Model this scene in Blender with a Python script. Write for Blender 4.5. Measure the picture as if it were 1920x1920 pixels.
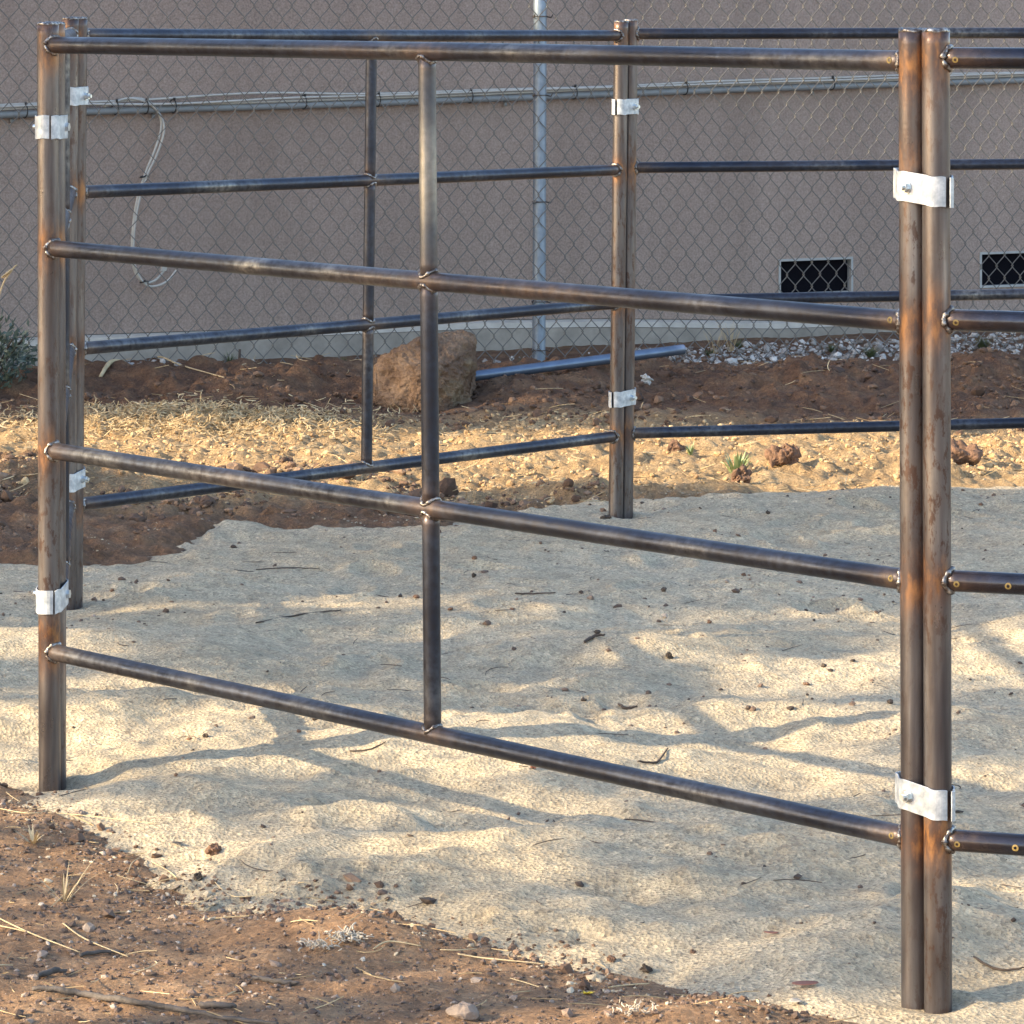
import bpy, bmesh, math, random
import numpy as np
from mathutils import Vector, Matrix

random.seed(7)
rng = np.random.default_rng(11)
for o in list(bpy.data.objects):
    bpy.data.objects.remove(o)
scene = bpy.context.scene
C = scene.collection

# ------------------------------------------------------------------ camera
F = 7300.0          # focal length in photograph pixels (1920 wide)
HC = 1.57           # eye height
cam_d = bpy.data.cameras.new('camera')
cam = bpy.data.objects.new('camera', cam_d)
C.objects.link(cam)
cam.location = (0, 0, HC)
cam.rotation_euler = (math.radians(90), 0, 0)
cam_d.sensor_width = 36.0
cam_d.lens = F / 1920 * 36
cam_d.shift_y = -0.5
cam_d.clip_start = 0.1
cam_d.clip_end = 2000
scene.camera = cam

# ------------------------------------------------------------------ light
SUN_EL = math.radians(24.9)
SUN_DIR = Vector((0.95 * math.cos(SUN_EL), 0.312 * math.cos(SUN_EL), -math.sin(SUN_EL))).normalized()
SUN_DZ = -SUN_DIR.z / SUN_DIR.x      # fall per metre travelled along x
SUN_DY = SUN_DIR.y / SUN_DIR.x
world = bpy.data.worlds.new('World')
scene.world = world
world.use_nodes = True
wn = world.node_tree.nodes
wl = world.node_tree.links
wn.clear()
wo = wn.new('ShaderNodeOutputWorld')
bg = wn.new('ShaderNodeBackground')
sky = wn.new('ShaderNodeTexSky')
sky.sky_type = 'NISHITA'
sky.sun_disc = False
sky.sun_elevation = SUN_EL
sky.sun_rotation = math.atan2(-SUN_DIR.x, -SUN_DIR.y)
sky.air_density = 1.0
sky.dust_density = 1.2
sky.ozone_density = 0.4
bg.inputs['Strength'].default_value = 0.15
wl.new(sky.outputs[0], bg.inputs[0])
wl.new(bg.outputs[0], wo.inputs[0])

sun_d = bpy.data.lights.new('sun', 'SUN')
sun_d.energy = 3.3
sun_d.angle = math.radians(0.53)
sun_d.color = (1.0, 0.82, 0.54)
sun = bpy.data.objects.new('sun', sun_d)
C.objects.link(sun)
sun.location = (-20, -2, 12)
sun.rotation_euler = SUN_DIR.to_track_quat('-Z', 'Y').to_euler()

vs = scene.view_settings
vs.view_transform = 'Standard'
vs.look = 'None'
vs.gamma = 1.0
vs.use_curve_mapping = False
vs.exposure = 1.80

# ------------------------------------------------------------------ helpers
def px(x, y, Y):
    """photograph pixel at a known distance -> point in the place"""
    return Vector(((x - 960) * Y / F, Y, HC - y * Y / F))

def pg(x, y, z=0.0):
    """photograph pixel on level ground at height z"""
    Y = (HC - z) * F / y
    return Vector(((x - 960) * Y / F, Y, z))

def tag(o, label=None, cat=None, group=None, kind=None):
    if label: o['label'] = label
    if cat: o['category'] = cat
    if group: o['group'] = group
    if kind: o['kind'] = kind
    return o

def empty(name, loc, label, cat, group=None):
    o = bpy.data.objects.new(name, None)
    C.objects.link(o)
    o.location = loc
    o.empty_display_size = 0.05
    return tag(o, label, cat, group)

def link(name, me, mat, parent=None, loc=None):
    o = bpy.data.objects.new(name, me)
    C.objects.link(o)
    if mat is not None and not me.materials:
        me.materials.append(mat)
    if parent is not None:
        o.parent = parent
    if loc is not None:
        o.location = loc
    return o

class MB:
    """mesh collector; coordinates are in the place, build() makes them local to an origin"""
    def __init__(s):
        s.v = []; s.f = []; s.a = []
    def add(s, vs_, fs, attr=None):
        b = len(s.v)
        s.v += [tuple(p) for p in vs_]
        s.f += [tuple(i + b for i in f) for f in fs]
        s.a += list(attr) if attr is not None else [0.0] * len(vs_)
    def build(s, name, mat, parent=None, origin=None, smooth=True, kind=None):
        og = Vector(origin) if origin is not None else Vector((0, 0, 0))
        me = bpy.data.meshes.new(name)
        me.from_pydata([(p[0] - og.x, p[1] - og.y, p[2] - og.z) for p in s.v], [], s.f)
        if any(s.a):
            at = me.attributes.new('rust', 'FLOAT', 'POINT')
            at.data.foreach_set('value', s.a)
        if smooth:
            me.polygons.foreach_set('use_smooth', [True] * len(me.polygons))
        me.update()
        o = link(name, me, mat, parent)
        if parent is None and origin is not None:
            o.location = og
        if kind: o['kind'] = kind
        return o

def frame(d):
    d = Vector(d).normalized()
    up = Vector((0, 0, 1)) if abs(d.z) < 0.9 else Vector((1, 0, 0))
    a = d.cross(up).normalized()
    return a, a.cross(d).normalized()

def tube(mb, pts, r, seg=16, rust=None, caps=True, wob=0.0, phase=0.0):
    """swept tube through pts; r scalar or list; rust per ring"""
    pts = [Vector(p) for p in pts]
    n = len(pts)
    rs = r if isinstance(r, (list, tuple)) else [r] * n
    vs_, fs, at = [], [], []
    a = b = None
    for i, p in enumerate(pts):
        d = (pts[min(i + 1, n - 1)] - pts[max(i - 1, 0)])
        if d.length < 1e-9: d = Vector((0, 0, 1))
        d.normalize()
        if a is None:
            a, b = frame(d)
        else:
            a = (a - d * a.dot(d)).normalized()
            b = a.cross(d).normalized()
        for k in range(seg):
            t = 2 * math.pi * k / seg + phase
            rr = rs[i] * (1 + (random.uniform(-wob, wob) if wob else 0))
            vs_.append(p + a * (math.cos(t) * rr) + b * (math.sin(t) * rr))
            at.append(rust[i] if rust else 0.0)
    for i in range(n - 1):
        for k in range(seg):
            k2 = (k + 1) % seg
            fs.append((i * seg + k, (i + 1) * seg + k, (i + 1) * seg + k2, i * seg + k2))
    if caps:
        fs.append(tuple(range(seg)))
        fs.append(tuple((n - 1) * seg + k for k in reversed(range(seg))))
    mb.add(vs_, fs, at)

def box(mb, c, ax, ay, az, sx, sy, sz):
    c = Vector(c); ax = Vector(ax).normalized(); ay = Vector(ay).normalized(); az = Vector(az).normalized()
    vs_ = []
    for i in (-1, 1):
        for j in (-1, 1):
            for k in (-1, 1):
                vs_.append(c + ax * (i * sx / 2) + ay * (j * sy / 2) + az * (k * sz / 2))
    fs = [(0, 1, 3, 2), (4, 6, 7, 5), (0, 4, 5, 1), (2, 3, 7, 6), (0, 2, 6, 4), (1, 5, 7, 3)]
    mb.add(vs_, fs)

def lerp(a, b, t): return a + (b - a) * t

# value noise on arrays ------------------------------------------------
def _hash(ix, iy, seed):
    h = (ix.astype(np.int64) * 374761393 + iy.astype(np.int64) * 668265263 + seed * 1442695041) & 0xffffffff
    h = ((h ^ (h >> 13)) * 1274126177) & 0xffffffff
    return ((h ^ (h >> 16)) & 0xffff) / 65535.0

def vnoise(x, y, seed=0):
    x0 = np.floor(x); y0 = np.floor(y)
    fx = x - x0; fy = y - y0
    fx = fx * fx * fx * (fx * (fx * 6 - 15) + 10); fy = fy * fy * fy * (fy * (fy * 6 - 15) + 10)
    a = _hash(x0, y0, seed); b = _hash(x0 + 1, y0, seed)
    c = _hash(x0, y0 + 1, seed); d = _hash(x0 + 1, y0 + 1, seed)
    return (a * (1 - fx) + b * fx) * (1 - fy) + (c * (1 - fx) + d * fx) * fy - 0.5

def fbm(x, y, scale, octv=4, seed=0, gain=0.5):
    t = np.zeros_like(x); amp = 1.0; s = 1.0 / scale
    for o in range(octv):
        ca, sa = math.cos(o * 1.1 + .4), math.sin(o * 1.1 + .4)
        t = t + amp * vnoise((x * ca - y * sa) * s + 17.3 * o, (x * sa + y * ca) * s - 9.1 * o, seed + o)
        amp *= gain; s *= 2.03
    return t

def sstep(a, b, x):
    t = np.clip((x - a) / (b - a), 0, 1)
    return t * t * (3 - 2 * t)

# ------------------------------------------------------------------ materials
def newmat(name):
    m = bpy.data.materials.new(name)
    m.use_nodes = True
    nt = m.node_tree
    return m, nt.nodes, nt.links, nt.nodes['Principled BSDF']

def coords(N, L, scale=(1, 1, 1), kind='Object'):
    tc = N.new('ShaderNodeTexCoord')
    mp = N.new('ShaderNodeMapping')
    mp.inputs['Scale'].default_value = scale
    L.new(tc.outputs[kind], mp.inputs[0])
    return mp.outputs[0]

def noise(N, L, vec, scale, detail=4, rough=0.55, dist=0.0):
    n = N.new('ShaderNodeTexNoise')
    n.inputs['Scale'].default_value = scale
    n.inputs['Detail'].default_value = detail
    n.inputs['Roughness'].default_value = rough
    n.inputs['Distortion'].default_value = dist
    if vec is not None: L.new(vec, n.inputs['Vector'])
    return n.outputs['Fac']

def ramp(N, L, fac, stops, interp='LINEAR'):
    r = N.new('ShaderNodeValToRGB')
    r.color_ramp.interpolation = interp
    el = r.color_ramp.elements
    while len(el) < len(stops): el.new(0.5)
    for e, (p, c) in zip(el, stops):
        e.position = p
        e.color = (c[0], c[1], c[2], 1) if hasattr(c, '__len__') else (c, c, c, 1)
    L.new(fac, r.inputs[0])
    return r.outputs[0]

def mix(N, L, fac, a, b, blend='MIX'):
    m = N.new('ShaderNodeMix')
    m.data_type = 'RGBA'
    m.blend_type = blend
    for sock, val in ((m.inputs[0], fac), (m.inputs[6], a), (m.inputs[7], b)):
        if hasattr(val, 'is_output') or hasattr(val, 'links'):
            L.new(val, sock)
        elif isinstance(val, (int, float)):
            sock.default_value = val
        else:
            sock.default_value = (val[0], val[1], val[2], 1)
    return m.outputs[2]

def math_(N, L, op, a, b=0.0, clamp=False):
    m = N.new('ShaderNodeMath')
    m.operation = op
    m.use_clamp = clamp
    for sock, val in ((m.inputs[0], a), (m.inputs[1], b)):
        if hasattr(val, 'links'): L.new(val, sock)
        else: sock.default_value = val
    return m.outputs[0]

def attr(N, name):
    a = N.new('ShaderNodeAttribute')
    a.attribute_name = name
    return a.outputs['Fac'], a.outputs['Color']

def bump(N, L, h, strength, dist, bsdf, prev=None):
    b = N.new('ShaderNodeBump')
    b.inputs['Strength'].default_value = strength
    b.inputs['Distance'].default_value = dist
    L.new(h, b.inputs['Height'])
    if prev is not None: L.new(prev, b.inputs['Normal'])
    L.new(b.outputs[0], bsdf.inputs['Normal'])
    return b.outputs[0]

def objrand(N):
    return N.new('ShaderNodeObjectInfo').outputs['Random']

def m_rail(name='rail_steel', shift=0.0, gloss=0.0):
    m, N, L, B = newmat(name)
    v = coords(N, L)
    oi = objrand(N)
    va = N.new('ShaderNodeVectorMath'); va.operation = 'ADD'
    L.new(v, va.inputs[0])
    cx = N.new('ShaderNodeCombineXYZ'); L.new(math_(N, L, 'MULTIPLY', oi, 37.0), cx.inputs[0])
    L.new(cx.outputs[0], va.inputs[1]); v = va.outputs[0]
    n1 = math_(N, L, 'ADD', noise(N, L, v, 3.2, 1 if shift > .1 else 5, .6), shift * .8)
    n2 = noise(N, L, v, 70.0, 5, .6)
    base = ramp(N, L, n1, [(.36, (.026, .030, .046)), (.52, (.054, .060, .082)), (.62, (.115, .114, .122)), (.76, (.33, .305, .275))])
    base = mix(N, L, ramp(N, L, n2, [(.3, .35 if shift > .1 else 1.0), (.62, 0.0)]), base, (.030, .029, .036))
    ra, _ = attr(N, 'rust')
    r = math_(N, L, 'MULTIPLY', ra, math_(N, L, 'ADD', noise(N, L, v, 45, 5, .65), .15), True)
    rustc = ramp(N, L, noise(N, L, v, 60, 4), [(.3, (.060, .034, .022)), (.55, (.125, .072, .042)), (.75, (.22, .135, .075))])
    col = mix(N, L, r, base, rustc)
    L.new(col, B.inputs['Base Color'])
    L.new(math_(N, L, 'SUBTRACT', .75, B_metal(N, L, r)), B.inputs['Metallic'])
    L.new(ramp(N, L, noise(N, L, v, 25, 5, .6), [(.3, .28 - gloss), (.7, .48 - 1.6 * gloss)]), B.inputs['Roughness'])
    bump(N, L, noise(N, L, v, 160, 4, .6), .18, .0015, B)
    return m

def B_metal(N, L, r):
    return math_(N, L, 'MULTIPLY', r, .6)

def m_post():
    m, N, L, B = newmat('post_steel')
    oi = objrand(N)
    def vec(sc):
        v = coords(N, L, sc)
        va = N.new('ShaderNodeVectorMath'); va.operation = 'ADD'
        L.new(v, va.inputs[0])
        cx = N.new('ShaderNodeCombineXYZ'); L.new(math_(N, L, 'MULTIPLY', oi, 23.0), cx.inputs[2])
        L.new(cx.outputs[0], va.inputs[1]); return va.outputs[0]
    v = vec((1, 1, 1)); vst = vec((1, 1, .06)); vm = vec((1, 1, .35))
    streak = noise(N, L, vst, 60, 4, .5)
    patch = noise(N, L, vm, 7, 4, .6)
    base = ramp(N, L, streak, [(.25, (.062, .050, .050)), (.45, (.112, .097, .097)), (.62, (.175, .157, .153)), (.80, (.34, .315, .30))])
    base = mix(N, L, ramp(N, L, patch, [(.42, 0.0), (.66, .55)]), base, (.078, .066, .068))
    flake = math_(N, L, 'MULTIPLY', ramp(N, L, noise(N, L, vm, 75, 6, .75), [(.53, 0.0), (.58, 1.0)]),
                  ramp(N, L, noise(N, L, vm, 5.5, 4), [(.42, 0.0), (.58, 1.0)]))
    base = mix(N, L, math_(N, L, 'MULTIPLY', flake, .8), base, (.070, .036, .026))
    ra, _ = attr(N, 'rust')
    nz = noise(N, L, vm, 38, 5, .65)
    r = math_(N, L, 'MULTIPLY', ra, math_(N, L, 'ADD', nz, .30), True)
    rustc = ramp(N, L, nz, [(.34, (.040, .019, .014)), (.48, (.095, .040, .020)), (.62, (.30, .130, .040))])
    col = mix(N, L, r, base, rustc)
    L.new(col, B.inputs['Base Color'])
    L.new(math_(N, L, 'SUBTRACT', .72, math_(N, L, 'MULTIPLY', r, .5)), B.inputs['Metallic'])
    L.new(ramp(N, L, noise(N, L, vm, 30, 5), [(.3, .26), (.7, .46)]), B.inputs['Roughness'])
    bump(N, L, noise(N, L, v, 140, 5, .65), .25, .0015, B)
    return m

def m_simple(name, col, rough=.6, metal=0.0, var=.25, nscale=20, bscale=None, bstr=.3, bdist=.003, spec=.5):
    m, N, L, B = newmat(name)
    v = coords(N, L)
    n = noise(N, L, v, nscale, 5, .6)
    lo = tuple(c * (1 - var) for c in col); hi = tuple(min(1, c * (1 + var)) for c in col)
    L.new(ramp(N, L, n, [(.3, lo), (.7, hi)]), B.inputs['Base Color'])
    B.inputs['Roughness'].default_value = rough
    B.inputs['Metallic'].default_value = metal
    B.inputs['Specular IOR Level'].default_value = spec
    if bscale:
        bump(N, L, noise(N, L, v, bscale, 5, .6), bstr, bdist, B)
    return m

def m_weld():
    m, N, L, B = newmat('weld_metal')
    v = coords(N, L)
    n = noise(N, L, v, 130, 4, .6)
    L.new(ramp(N, L, n, [(.34, (.07, .045, .035)), (.50, (.19, .165, .15)), (.68, (.46, .44, .42))]), B.inputs['Base Color'])
    B.inputs['Metallic'].default_value = .8
    B.inputs['Roughness'].default_value = .34
    bump(N, L, noise(N, L, v, 260, 3), .5, .002, B)
    return m

def m_galv():
    m, N, L, B = newmat('galvanized_clamp')
    v = coords(N, L)
    n = noise(N, L, v, 60, 5, .6)
    L.new(ramp(N, L, n, [(.32, (.28, .31, .35)), (.5, (.44, .46, .49)), (.68, (.64, .65, .66))]), B.inputs['Base Color'])
    B.inputs['Metallic'].default_value = .45
    L.new(ramp(N, L, n, [(.3, .38), (.7, .55)]), B.inputs['Roughness'])
    bump(N, L, noise(N, L, v, 220, 4), .12, .001, B)
    return m

def m_sand():
    m, N, L, B = newmat('sand')
    v = coords(N, L)
    big = noise(N, L, v, 1.3, 4, .55)
    mid = noise(N, L, v, 14, 5, .65)
    fine = noise(N, L, v, 190, 3, .75)
    vor = N.new('ShaderNodeTexVoronoi'); vor.inputs['Scale'].default_value = 130; L.new(v, vor.inputs['Vector'])
    base = ramp(N, L, big, [(.35, (.480, .388, .268)), (.65, (.560, .458, .325))])
    base = mix(N, L, .8, base, ramp(N, L, mid, [(.3, (.68, .67, .66)), (.7, (1.10, 1.10, 1.08))]), 'MULTIPLY')
    grain = ramp(N, L, vor.outputs['Color'], [(.0, (.30, .29, .28)), (.28, (.82, .81, .79)), (.7, (1.08, 1.08, 1.06)), (1.0, (1.6, 1.56, 1.48))])
    base = mix(N, L, .75, base, grain, 'MULTIPLY')
    base = mix(N, L, ramp(N, L, fine, [(.30, .9), (.45, 0.0)]), base, (.11, .095, .08))
    # soil scraps trodden into the sand
    d = math_(N, L, 'MULTIPLY', ramp(N, L, noise(N, L, v, 5.5, 5, .7), [(.60, 0.0), (.72, 1.0)]), ramp(N, L, noise(N, L, v, 60, 4, .7), [(.5, 0.0), (.62, .7)]))
    base = mix(N, L, d, base, (.17, .11, .08))
    L.new(base, B.inputs['Base Color'])
    B.inputs['Roughness'].default_value = .95
    b1 = bump(N, L, noise(N, L, v, 42, 7, .75), .75, .014, B)
    b2 = bump(N, L, vor.outputs['Distance'], .7, .005, B, b1)
    return m

def m_dirt():
    m, N, L, B = newmat('dirt')
    v = coords(N, L)
    dry, _ = attr(N, 'dry')  # dry soil weight, also carries the sunlit look of the lane
    red, _ = attr(N, 'red')
    mid = noise(N, L, v, 9, 6, .68)
    fine = noise(N, L, v, 95, 4, .7)
    moist = ramp(N, L, mid, [(.30, (.082, .038, .019)), (.5, (.148, .072, .037)), (.72, (.240, .128, .066))])
    dry_lit = ramp(N, L, mid, [(.25, (.32, .198, .096)), (.5, (.48, .315, .158)), (.75, (.58, .42, .24))])  # dry soil tone, brightened with the lane's sunlight put into the colour
    reds = ramp(N, L, mid, [(.25, (.245, .130, .066)), (.5, (.405, .236, .126)), (.75, (.53, .35, .21))])
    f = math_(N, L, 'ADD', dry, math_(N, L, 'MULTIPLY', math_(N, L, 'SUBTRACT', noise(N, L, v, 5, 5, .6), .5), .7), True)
    base = mix(N, L, f, moist, dry_lit)
    f2 = math_(N, L, 'ADD', red, math_(N, L, 'MULTIPLY', math_(N, L, 'SUBTRACT', noise(N, L, v, 4, 5, .6), .5), .5), True)
    base = mix(N, L, f2, base, reds)
    vor = N.new('ShaderNodeTexVoronoi'); vor.inputs['Scale'].default_value = 120; L.new(v, vor.inputs['Vector'])
    base = mix(N, L, .8, base, ramp(N, L, vor.outputs['Color'], [(0, .55), (.4, .92), (.75, 1.1), (1, 1.75)]), 'MULTIPLY')
    base = mix(N, L, ramp(N, L, fine, [(.68, 0.0), (.76, .7)]), base, (.48, .38, .30))
    L.new(base, B.inputs['Base Color'])
    B.inputs['Roughness'].default_value = .95
    b1 = bump(N, L, noise(N, L, v, 55, 8, .78), 1.0, .022, B)
    bump(N, L, vor.outputs['Distance'], .6, .005, B, b1)
    return m

def m_stucco():
    m, N, L, B = newmat('stucco')
    v = coords(N, L)
    vs2 = coords(N, L, (1, 1, .3))
    big = noise(N, L, vs2, .9, 5, .6)
    sm = noise(N, L, v, 120, 3, .7)
    base = ramp(N, L, big, [(.3, (.330, .250, .212)), (.55, (.368, .284, .243)), (.75, (.390, .294, .250))])
    base = mix(N, L, .9, base, ramp(N, L, sm, [(.28, .60), (.5, 1.0), (.72, 1.38)]), 'MULTIPLY')
    stain = noise(N, L, coords(N, L, (1, 1, .22)), 2.6, 6, .7)
    base = mix(N, L, .8, base, ramp(N, L, stain, [(.3, (.80, .79, .78)), (.5, (1, 1, 1)), (.72, (1.12, 1.10, 1.09))]), 'MULTIPLY')
    L.new(base, B.inputs['Base Color'])
    B.inputs['Roughness'].default_value = .92
    bump(N, L, noise(N, L, v, 70, 5, .75), 1.0, .010, B)
    return m

M = dict(
    rail=m_rail(), bare=m_rail('bare_steel', .27), oiled=m_rail('oiled_steel', -.10, .12), post=m_post(), weld=m_weld(), galv=m_galv(), sand=m_sand(), dirt=m_dirt(), stucco=m_stucco(),
    bolt=m_simple('zinc_bolt', (.62, .66, .68), .3, .85, .2, 90),
    yellow=m_simple('yellow_paint', (.19, .128, .038), .6, 0, .6, 150),
    concrete=m_simple('foundation_concrete', (.31, .275, .235), .9, 0, .22, 9, 60, .5, .006),
    ledge=m_simple('ledge_cement', (.45, .41, .36), .85, 0, .15, 14, 60, .3, .004),
    wire=m_simple('galvanized_wire', (.135, .128, .122), .38, .35, .2, 30),
    fpost=m_simple('galvanized_post', (.24, .29, .36), .45, .5, .15, 25, 120, .1, .001),
    conduit=m_simple('grey_conduit', (.22, .235, .25), .5, .0, .12, 10),
    cable=m_simple('white_cable', (.42, .40, .37), .45, 0, .1, 20),
    tie=m_simple('black_plastic', (.012, .012, .013), .5, 0, .2, 20),
    dark=m_simple('vent_dark', (.008, .008, .011), 1.0, 0, .3, 300, spec=0.0),  # near-black, the crawlspace's darkness put into the screen colour
    vframe=m_simple('vent_frame', (.36, .365, .37), .5, .2, .1, 20),
    bluepipe=m_simple('galvanized_pipe', (.13, .17, .24), .36, .6, .15, 18, 90, .1, .001),
    gravel=None, clod=None,
    stick=m_simple('grey_bark', (.082, .068, .060), .85, 0, .5, 40, 90, .7, .004),
    twig=m_simple('dark_twig', (.060, .042, .032), .85, 0, .4, 40),
    straw=m_simple('dry_straw', (.47, .36, .21), .7, 0, .3, 25),
    white=m_simple('bleached_stalk', (.43, .37, .30), .7, 0, .15, 40),
    stone=m_simple('brown_stone', (.23, .175, .14), .85, 0, .3, 25, 70, .6, .006),
    whitestone=m_simple('white_stone', (.45, .42, .38), .8, 0, .2, 30, 80, .4, .004),
    dungball=m_simple('dark_clod', (.060, .043, .032), .9, 0, .4, 60, 120, .8, .006),
    redclod=m_simple('brown_clod', (.17, .095, .06), .95, 0, .35, 40, 90, .9, .01),
    leaf=m_simple('dry_leaf', (.24, .09, .05), .6, 0, .3, 40),
    green=m_simple('green_blade', (.085, .145, .040), .55, 0, .35, 18),
    dullgreen=m_simple('dull_green_blade', (.085, .105, .045), .6, 0, .4, 18),
    bluegreen=m_simple('dark_green_blade', (.070, .095, .075), .5, 0, .35, 18),
    palegreen=m_simple('pale_green_leaf', (.24, .30, .13), .55, 0, .25, 30),
    bark=m_simple('tree_bark', (.12, .09, .07), .9, 0, .35, 12, 30, .8, .02),
    foliage=m_simple('tree_leaf', (.055, .095, .030), .55, 0, .4, 4),
    roof=m_simple('roof_shingle', (.14, .12, .11), .9, 0, .25, 12),
    flower=m_simple('yellow_flower', (.75, .55, .03), .6, 0, .2, 30),
)

def m_scatter(name, stops, rough=.9, sc=9.0):
    m, N, L, B = newmat(name)
    v = coords(N, L)
    _, col = attr(N, 'tint')
    sep = N.new('ShaderNodeSeparateColor'); L.new(col, sep.inputs[0])
    c = ramp(N, L, sep.outputs[0], stops)
    c = mix(N, L, .6, c, ramp(N, L, noise(N, L, v, 90, 4, .6), [(.3, .7), (.7, 1.25)]), 'MULTIPLY')
    L.new(c, B.inputs['Base Color'])
    B.inputs['Roughness'].default_value = rough
    bump(N, L, noise(N, L, v, 110, 4, .6), .6, .004, B)
    return m
M['gravel'] = m_scatter('white_gravel', [(0, (.13, .11, .095)), (.35, (.26, .235, .215)), (.65, (.42, .39, .365)), (1, (.62, .59, .56))])
M['clod'] = m_scatter('soil_clod', [(0, (.060, .032, .020)), (.5, (.11, .062, .038)), (1, (.19, .112, .068))])
M['dry_lit_clod'] = m_scatter('dry_lit_soil_clod', [(0, (.29, .175, .088)), (.5, (.44, .29, .148)), (1, (.54, .39, .22))])  # clods matched to the dry lane soil, its painted sunlight included
M['redcrumb'] = m_scatter('red_crumb', [(0, (.075, .042, .027)), (.6, (.16, .094, .058)), (1, (.27, .175, .115))])
M['sandcrumb'] = m_scatter('sand_crumb', [(0, (.30, .235, .165)), (.6, (.42, .34, .24)), (1, (.52, .43, .31))])
M['grit'] = m_scatter('ground_grit', [(0, (.05, .035, .028)), (.55, (.17, .11, .08)), (.85, (.32, .25, .20)), (1, (.60, .55, .48))])
M['shaving'] = m_scatter('straw_shaving', [(0, (.30, .20, .10)), (.5, (.46, .33, .175)), (1, (.62, .48, .28))], .7)

# ------------------------------------------------------------------ ground shape
FAR = [(-600, 1035), (0, 1045), (150, 1052), (260, 1035), (330, 1010), (420, 982), (520, 985), (640, 990), (760, 985),
       (880, 966), (1000, 955), (1140, 945), (1300, 932), (1560, 920), (1920, 903), (2300, 890)]
NEAR = [(1800, 2010), (1480, 1938), (1400, 1916), (1330, 1892), (1200, 1864), (1130, 1836), (980, 1790), (830, 1776),
        (740, 1750), (640, 1712), (520, 1714), (400, 1702), (240, 1642), (100, 1566), (0, 1506), (-300, 1430), (-700, 1330)]
poly = [tuple(pg(x, y)[:2]) for x, y in FAR] + [(5.0, 12.6), (6.2, 9.0), (5.0, 5.6), (2.4, 5.1)] + [tuple(pg(x, y)[:2]) for x, y in NEAR]
poly = np.array(poly)

def signed_dist(x, y):
    best = np.full(x.shape, 1e9); inside = np.zeros(x.shape, bool)
    n = len(poly)
    for i in range(n):
        ax, ay = poly[i]; bx, by = poly[(i + 1) % n]
        dx, dy = bx - ax, by - ay
        t = np.clip(((x - ax) * dx + (y - ay) * dy) / (dx * dx + dy * dy + 1e-12), 0, 1)
        best = np.minimum(best, (x - ax - t * dx) ** 2 + (y - ay - t * dy) ** 2)
        if ay != by:
            c = ((ay > y) != (by > y)) & (x < (bx - ax) * (y - ay) / (by - ay) + ax)
            inside ^= c
    d = np.sqrt(best)
    return np.where(inside, d, -d)

def gauss(x, y, p, sx, sy):
    return np.exp(-((x - p[0]) / sx) ** 2 - ((y - p[1]) / sy) ** 2)

BUMPS = [(pg(655, 1765), .17, .15, .034), (pg(560, 1740), .16, .12, .014), (pg(60, 1580), .16, .2, .03), (pg(1330, 1925), .2, .1, .03),
         (pg(1845, 715, .05), .22, .30, .09), (pg(1130, 712, .03), .35, .25, .02), (pg(980, 730, .03), .16, .25, .02),
         (pg(1560, 735), .25, .3, .03), (pg(420, 690), .5, .5, .03), (pg(330, 800), .5, .22, .045), (pg(90, 900), .22, .45, .05),
         (pg(620, 745), .25, .25, .02), (pg(1390, 875), .14, .10, .03), (pg(1500, 860), .3, .2, .015), (pg(250, 720), .5, .5, .03)]
SBUMPS = [(pg(420, 1000), .12, .18, .035), (pg(330, 1500), .30, .25, .03), (pg(700, 1590), .25, .22, .03), (pg(1560, 1620), .25, .18, .022),
          (pg(1000, 1640), .3, .2, .02), (pg(200, 1350), .35, .3, .02), (pg(1850, 1780), .2, .16, .035), (pg(1650, 1890), .22, .10, .02), (pg(1720, 1560), .25, .2, .018)]

FEET = [(.626, 6.085, -.004), (.662, 6.055, -.004), (-.925, 7.81, -.026), (-1.14, 10.05, -.004), (.33, 11.82, -.014)]

_pr = random.Random(5)
PRINTS = [(_pr.uniform(-1.5, 1.6), 5.9 + 6.2 * _pr.random() ** .8, _pr.uniform(0, 6.28), _pr.uniform(.06, .13), _pr.uniform(.04, .06), _pr.uniform(.005, .013)) for _ in range(150)]

def dirt_z(x, y, sd):
    far = sstep(12.2, 14.6, y)
    lane = sstep(10.2, 11.0, y) * (1 - sstep(14.0, 14.6, y))
    berm = sstep(14.1, 15.1, y) * (1 - sstep(15.9, 16.5, y))
    near = 1 - sstep(7.5, 9.0, y)
    gravel = sstep(15.9, 16.6, y - .5 * x * 0.6)
    amp = .018 + .034 * lane + .058 * berm - .010 * gravel
    z = amp * fbm(x, y, .36, 5, 3, .56)
    z += (.012 + .034 * berm + .030 * lane) * np.abs(fbm(x, y, .11, 3, 21)) * (1 - .8 * gravel)
    z += (.007 + .008 * lane + .008 * berm) * fbm(x, y, .05, 3, 31, .6) * (1 - .3 * near)
    z += .055 * berm - .03 * gravel
    for p, sx, sy, h in BUMPS:
        z += h * gauss(x, y, p, sx, sy)
    z -= .045 * sstep(0.0, .25, sd)
    # soil dug away round the boulder
    b_ = gauss(x, y, (-.33, 14.74), .30, .22)
    z = z * (1 - .8 * b_)
    return z

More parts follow.
